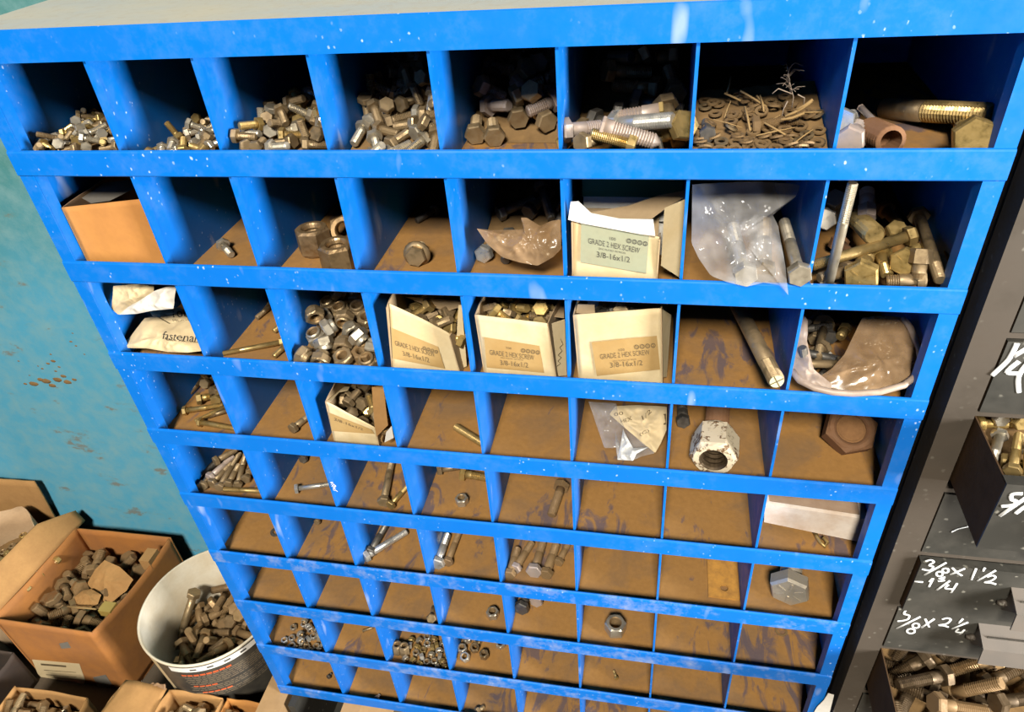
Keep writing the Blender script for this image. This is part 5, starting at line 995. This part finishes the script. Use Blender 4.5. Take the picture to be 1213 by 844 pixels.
# white pail
pc = V((-.168, .1055, 0)); pr0, pr1, pz = .1160, .1264, -.90
r = thing('plastic_pail', 'round white plastic pail with a black printed label, full of brown bolts', 'pail', (pc.x, pc.y, G)); N = 64
ring = lambda rad, z: [V((pc.x + rad * math.cos(2*math.pi*i/N), pc.y + rad * math.sin(2*math.pi*i/N), z)) for i in range(N)]
rad = lambda z: lerp(pr0, pr1, (z - G) / (pz - G))
b = MB(); b.rings([ring(pr0 - .003, G + .003), ring(rad(-1.05) - .003, -1.05), ring(pr1 - .003, pz - .001), ring(pr1 - .001, pz + .0012), ring(pr1 + .0012, pz), ring(pr1 + .0012, pz - .004), ring(pr1 - .0002, pz - .0048), ring(rad(-1.0), -1.0), ring(pr0, G)], 0, True, True, True)
b.obj('pail_body', M['pail'], r)
def band(a0, a1, z0, z1, off, n=30, m=6):
    bb = MB(); bb.grid(lambda u, v: (lambda a, z: V((pc.x + (rad(z) + off) * math.cos(a), pc.y + (rad(z) + off) * math.sin(a), z)))(lerp(a0, a1, u), lerp(z0, z1, v)), n, m); return bb
lab = band(R(-108), R(5), -1.150, -.906, .0005, 40, 8).obj('printed_label', M['pailblk'], r); lab['label'] = 'black printed label'
band(R(-95), R(5), -.921, -.907, .0010).obj('white_band', M['white'], lab)
b = MB()
for k in range(6): b2 = band(R(-78 + k * 13), R(-73 + k * 13), -.916, -.912, .0014, 4, 1); b.add(b2.v, b2.f)
b.obj('band_marks', M['ink'], lab)
for k, (z, a0, a1, h) in enumerate(((-.930, -88, -45, .005), (-.968, -84, -60, .004), (-.990, -80, -55, .004))):
    b = MB()
    for j in range(int((a1 - a0) / 5)):
        b2 = band(R(a0 + j * 5), R(a0 + j * 5 + 4.2), z - h, z, .0010, 3, 1); b.add(b2.v, b2.f)
    b.obj('red_print', M['redink'], lab)
b = MB(); rp = random.Random(4)
for k in range(14):
    z = -.937 - k * .0052
    if k in (6, 10): continue
    a = -88 + (k % 3)
    while a < -4:
        w_ = rp.uniform(2, 7); b2 = band(R(a), R(a + w_), z - .0016, z, .0009, 3, 1); b.add(b2.v, b2.f); a += w_ + .9
b.obj('small_print', M['print_light'], lab)
band(R(-128), R(-108), -1.150, -.906, .0005).obj('cream_edge', M['paper'], r)
bolt_pts(aty(229, 706, .145), aty(213, 757, .105), .0150, 'dull', 'long bolt propped up at the left on top of the heap in the white pail', tl=.03)
# open sack at the left edge
r = thing('paper_sack', 'open tan sack of brassy nuts at the left edge, in front of a cardboard flap', 'sack', (-.70, .20, G)); b = MB(); N = 40
sc_ = V((-.715, .165, 0))
def srg(rx, ry, z, s): return [V((sc_.x + rx * math.cos(2*math.pi*i/N) * (1 + .08 * math.sin(3 * 2*math.pi*i/N + s)), sc_.y + ry * math.sin(2*math.pi*i/N) * (1 + .05 * math.sin(2*math.pi*i/N * 4 + s)), z + .012 * math.sin(2*math.pi*i/N - .6) + .004 * math.sin(9 * 2*math.pi*i/N))) for i in range(N)]
b.rings([srg(.070, .085, G + .013, 0), srg(.082, .098, -1.05, .3), srg(.086, .106, -.97, .6), srg(.080, .102, -.915, 1), srg(.078, .100, -.913, 1), srg(.083, .103, -.965, .6), srg(.079, .095, -1.05, .3), srg(.068, .083, G + .016, 0)], 0, True)
b.obj('sack_body', M['sack'], r)
N = 30; b = MB(); b.rings([[V((sc_.x + .006 + .074 * k / 6 * math.cos(2*math.pi*i/N), sc_.y + .088 * k / 6 * math.sin(2*math.pi*i/N), -.975 + .004 * nz((k, i, 2), .8))) for i in range(N)] for k in (6, 5, 4, 3, 2, 1)], 0, True, False, True)
tag(b.obj('grit', M['dirt']), 'brown grit under the brassy nuts in the open sack', 'grit', None, 'stuff')
r = thing('cardboard_box', 'cardboard box standing at the left edge with its back flap raised against the wall', 'box', (-.9, .27, G)); b = MB()
b.slab([(-1.15, .276, G), (-.655, .276, G), (-.655, .276, -1.0), (-1.15, .276, -1.0)], (0, 1, 0), .004); b.slab([(-1.15, .276, G), (-1.15, .04, G), (-1.15, .04, -1.02), (-1.15, .276, -1.0)], (1, 0, 0), .004)
b.slab([(-1.15, .04, G), (-.82, .04, G), (-.82, .04, -1.03), (-1.15, .04, -1.03)], (0, 1, 0), .004); b.obj('box_body', M['card'], r)
b = MB(); b.grid(lambda u, v: V((lerp(-1.1, lerp(-.690, -.666, v) - .02 * max(0, v - .85), u), .290 + .006 * (1 - v), lerp(-1.0, -.840 - .012 * (1 - u) + .003 * nz((u * 4, 0, 1), 2), v))), 16, 8, 0, True, .004); b.obj('flap', M['card'], r)
# small boxes in front
def openbox(name, lab, x0, x1, y0, y1, z1, mat, thick=.0022, seed=0):
    r = thing(name, lab, 'box', ((x0 + x1) / 2, (y0 + y1) / 2, G)); b = MB()
    cc = [V((x0, y0, 0)), V((x1, y0, 0)), V((x1, y1, 0)), V((x0, y1, 0))]
    for i in range(4):
        A, B_ = cc[i], cc[(i + 1) % 4]; d = (B_ - A).normalized(); nI = V((-d.y, d.x, 0))
        b.grid(lambda u, v: V((*lerp(A, B_, u).xy, lerp(G, z1 + .006 * nz((u * 2 + i, seed, 0), 1.3), v))) - nI * (.0022 * math.sin(u * math.pi) * v), 12, 8, 0, True, thick)
    b.slab([(q.x, q.y, G) for q in cc], (0, 0, 1), .002); b.obj('box_body', M[mat], r); return r
openbox('small_carton', 'small open tan box of bolts in front of the large cardboard box', -.560, -.397, -.146, -.034, -1.048, 'card', seed=1)
openbox('small_carton', 'small open tan box of bolts in front of the white pail', -.216, -.108, -.116, -.018, -.998, 'card', seed=2)
openbox('small_carton', 'narrow open tan box of bolts against the wooden bearer', -.101, -.036, -.116, -.016, -1.0, 'cardor', seed=3)
r = openbox('small_carton', 'closed tan box with bent top flaps between two open boxes', -.330, -.224, -.120, -.022, -1.02, 'card', seed=4)
b = MB()
b.grid(lambda u, v: bil([V((-.335, -.124, -1.012)), V((-.222, -.126, -1.008)), V((-.2195, -.018, -.996)), V((-.306, -.014, -.994))], u, v) + V((0, 0, .005 * math.sin(u * 3.1) + .002 * nz((u * 3, v * 3, 1), 1.5))), 14, 10, 0, True, .0025); b.obj('top_flap', M['card'], r)
b = MB(); b.grid(lambda u, v: bil([V((-.262, -.020, -.996)), V((-.2200, -.022, -.998)), V((-.2205, -.017, -.986)), V((-.250, -.014, -.990))], u, v) + V((0, 0, .004 * nz((u * 4, v * 2, 3), 1.8))), 10, 4, 0, True, .002); b.obj('torn_flap', M['cardin'], r)
M['gap_shade'] = m_card('gap_shade_cardboard', (.05, .04, .035, 1), (.09, .06, .04, 1), .7)  # near-black colour paints in the shadowed gap behind the red tin
openbox('small_carton', 'dark open box at the left edge, its colour standing in for the shadowed gap', -.80, -.618, -.055, .030, -1.05, 'gap_shade', seed=5)
r = thing('red_tin', 'red tin at the lower left corner of the picture', 'tin', (-.70, -.1, G)); b = MB(); b.box((-.78, -.155, G), (-.622, -.062, -1.10)); b.obj('tin_body', M['red'], r)
b = MB(); b.box((-.782, -.157, -1.10), (-.620, -.060, -1.094)); b.obj('lid', M['red'], r)
# ------------------------------------------------------------------ steel drawer rack at the right
XR0, XR1 = .8755, 1.28
r = thing('drawer_rack', 'dark steel drawer rack with hand-lettered drawers beside the cabinet', 'rack', (1.07, .15, -ZO + .0005))
ZT = .42
b = MB(); b.box((XR0, -.0015, -ZO + .0005), (.9015, .0015, ZT)); b.box((XR0, .0015, -ZO + .0005), (XR0 + .003, .026, ZT)); b.obj('post', M['rack'], r)
b = MB(); b.box((XR1 - .026, -.0015, -ZO + .0005), (XR1, .0015, ZT)); b.box((XR1 - .003, .0015, -ZO + .0005), (XR1, .026, ZT)); b.obj('post', M['rack'], r)
b = MB(); b.box((XR0 + .001, .026, -ZO + .02), (XR0 + .0025, .29, ZT - .002)); b.obj('side_panel', M['rack'], r)
b = MB(); b.box((XR1 - .0025, .026, -ZO + .02), (XR1 - .001, .29, ZT - .002)); b.obj('side_panel', M['rack'], r)
b = MB(); b.box((XR0 + .0025, .289, -ZO + .02), (XR1 - .0025, .291, ZT - .002)); b.obj('back_panel', M['rack'], r)
ZS = [.415, .325, .230, .135, .040, -.062, -.160, -.2475, -.349, -.4475, -.541, -.6275, -.732, -.83, -.93, -1.03, -1.13]
for z in ZS:
    b = MB(); b.box((.9015, .0002, z - .0055), (XR1 - .026, .0017, z)); b.box((.8785, .0017, z - .0015), (XR1 - .003, .288, z)); b.obj('shelf', M['rack'], r)
OPEN = {7: -.083, 11: -.135}; YF = {6: -.002, 8: -.001, 9: -.010, 10: -.002}
DR = {}
for k in range(len(ZS) - 1):
    zt = ZS[k] - .0075; zb = ZS[k + 1] + .0012; yf_ = OPEN.get(k, YF.get(k, -.001)); x0, x1, t = .9035, XR1 - .030, .0014
    if k in OPEN: zb = zt - .082
    b = MB()
    b.box((x0, yf_, zb), (x1, yf_ + .0018, zt)); b.box((x0, yf_ + .0018, zt - .0015), (x1, yf_ + .011, zt))
    b.box((x0, yf_ + .0018, zb), (x0 + t, yf_ + .27, zt - .0002), 1); b.box((x1 - t, yf_ + .0018, zb), (x1, yf_ + .27, zt - .0002))
    b.box((x0 + t, yf_ + .0018, zb), (x1 - t, yf_ + .27, zb + t)); b.box((x0 + t, yf_ + .268, zb), (x1 - t, yf_ + .27, zt - .002))
    d = b.obj('drawer', [M['drawer'], M['drawer_side']], r); DR[k] = d
    d['label'] = 'drawer front with white hand lettering' if k in (6, 7, 8, 9, 10) else 'plain drawer front'
    hx = {9: .997, 10: .990, 7: .985}.get(k, .99); hz = zt - {9: .024, 10: .010}.get(k, .02)
    h = MB(); pf = [(yf_, hz), (yf_ - .027, hz - .010), (yf_ - .030, hz - .034), (yf_ - .028, hz - .034), (yf_ - .0255, hz - .012), (yf_, hz - .0022)]
    h.rings([[V((x, y, z)) for y, z in pf] for x in (hx, hx + .105)], 0, False)
    h.add([(hx + .002, yf_, hz - .004), (hx + .002, yf_ - .024, hz - .012), (hx + .002, yf_, hz - .040), (hx + .0035, yf_, hz - .004), (hx + .0035, yf_ - .024, hz - .012), (hx + .0035, yf_, hz - .040)], [(0, 1, 2), (5, 4, 3), (0, 3, 4, 1), (1, 4, 5, 2)])
    ho = h.obj('handle', M['handle'], d)
    g = MB(); g.box((hx + .006, yf_ - .0150, hz - .0060), (hx + .09, yf_ - .0140, hz - .0035)); g.obj('slot', M['dark'], d)
    w_ = MB(); c = V((hx - .001, yf_ - .002, hz - .025))
    w_.rings([[c + V((rr * 1.5 * math.cos(a), -yy, rr * math.sin(a) + .001 * math.sin(5 * a))) for a in [2*math.pi*i/14 for i in range(14)]] for rr, yy in ((.0045, -.001), (.004, .002), (.0025, .0035), (.001, .004))], 0, True); w_.obj('weld', M['rack'], d)
def strokes(k, sts, w, name='painted_lettering'):
    y = OPEN.get(k, YF.get(k, -.001)) - .0004; b = MB()
    for s in sts:
        P = [aty(px, py, y) for px, py in s]
        if len(P) > 2:      # smooth
            Q = []
            for i in range(len(P) - 1):
                a, b1, c, d_ = P[max(i-1, 0)], P[i], P[i+1], P[min(i+2, len(P)-1)]
                for j in range(5):
                    t = j / 5; Q.append(.5 * ((2*b1) + (c - a) * t + (2*a - 5*b1 + 4*c - d_) * t*t + (3*b1 - a - 3*c + d_) * t**3))
            P = Q + [P[-1]]
        b.tube(P, w, 6)
    b.v = [V((v.x, y + (v.y - y) * .35, v.z)) for v in b.v]
    return b.obj(name, M['chalk'], DR[k])
T1 = lambda s: [(1060 + x / 6.492, 640 + y / 6.492) for x, y in s]
loop = lambda cx, cy, rx, ry, a0=0: [(cx + rx * math.cos(a0 + i * math.pi / 5), cy + ry * math.sin(a0 + i * math.pi / 5)) for i in range(11)]
strokes(9, [T1(s) for s in (((235, 165), (275, 155), (298, 172), (262, 195), (294, 208), (265, 235), (207, 225)), ((395, 175), (225, 270)), loop(388, 236, 24, 17), loop(342, 262, 25, 18), ((440, 215), (475, 250), (515, 276)), ((538, 220), (425, 268)),
    ((625, 220), (586, 308)), ((692, 215), (675, 242)), ((775, 235), (632, 316)), ((708, 286), (750, 274), (772, 290), (735, 316), (688, 326), (735, 330), (776, 342)), ((150, 320), (215, 325)), ((262, 322), (292, 298), (260, 362)), ((335, 300), (385, 286), (356, 303), (380, 312), (330, 318)), ((422, 315), (320, 386)), ((412, 345), (385, 372), (455, 380)), ((478, 335), (430, 406)))], .00125)
strokes(10, [T1(s) for s in (((148, 534), (95, 536), (68, 568), (108, 582), (98, 610), (55, 622), (18, 626)), ((195, 592), (12, 682)), loop(160, 660, 26, 18), loop(122, 702, 30, 18), ((232, 608), (262, 672)), ((302, 608), (202, 676)), ((362, 612), (400, 602), (428, 615), (395, 645), (335, 656), (375, 660), (412, 672)), ((522, 608), (488, 642)), ((562, 634), (438, 686)), ((490, 685), (470, 708), (525, 714)), ((536, 692), (498, 728)))], .00135)
T2 = lambda s: [(1140 + x / 7.027, 380 + y / 7.027) for x, y in s]
strokes(6, [T2(s) for s in (((455, 190), (405, 290), (365, 345), (245, 458)), ((560, 215), (425, 300)), ((470, 340), (370, 428), (465, 442)), ((560, 330), (490, 420), (462, 500), (468, 600)))], .0023)
T3 = lambda s: [(1140 + x / 8.44, 560 + y / 8.44) for x, y in s]
strokes(7, [T3(s) for s in (((600, 214), (500, 218), (488, 270), (532, 288), (505, 325), (385, 340)), ((640, 250), (370, 436)), ((700, 310), (620, 345), (530, 412)))], .0019)
strokes(8, [[(1020 + x / 4.218, 480 + y / 4.218) for x, y in ((450, 636), (485, 620), (535, 608))]], .0010)
# ------------------------------------------------------------------ light, camera
for o in scene.objects:
    if o.parent is None: o.location.z += ZO
def area(name, loc, tgt, sx, sy, power, col):
    l = bpy.data.lights.new(name, 'AREA'); l.shape = 'RECTANGLE'; l.size = sx; l.size_y = sy; l.energy = power; l.color = col
    o = bpy.data.objects.new(name, l); COL.objects.link(o); o.location = loc
    o.rotation_euler = (V(tgt) - V(loc)).to_track_quat('-Z', 'Y').to_euler(); return o
area('window_right', (2.75, -0.95, ZO - 0.05), (0.35, 0, ZO - 0.35), 0.6, 0.9, 185, (1, 0.98, 0.95))
area('shop_lamps', (0.62, -3.3, ZO + 2.8), (0.43, 0, ZO - 0.4), 0.85, 0.7, 400, (1, 0.94, 0.83))
w = bpy.data.worlds.new('workshop'); scene.world = w; w.use_nodes = True
bg = w.node_tree.nodes['Background']; bg.inputs[0].default_value = (0.9, 0.95, 1.0, 1); bg.inputs[1].default_value = 0.015
cd = bpy.data.cameras.new('camera'); cam = bpy.data.objects.new('camera', cd); COL.objects.link(cam)
cam.location = CAM_C + V((0, 0, ZO)); cam.rotation_euler = CAM_E
cd.sensor_fit = 'HORIZONTAL'; cd.sensor_width = 36; cd.lens = CAM_F / 1213 * 36; cd.clip_start = 0.01
scene.camera = cam
scene.cycles.diffuse_bounces = 1
scene.view_settings.view_transform = 'Standard'; scene.view_settings.look = 'None'
scene.view_settings.exposure = -0.12; scene.view_settings.gamma = 1.0; scene.view_settings.use_curve_mapping = False
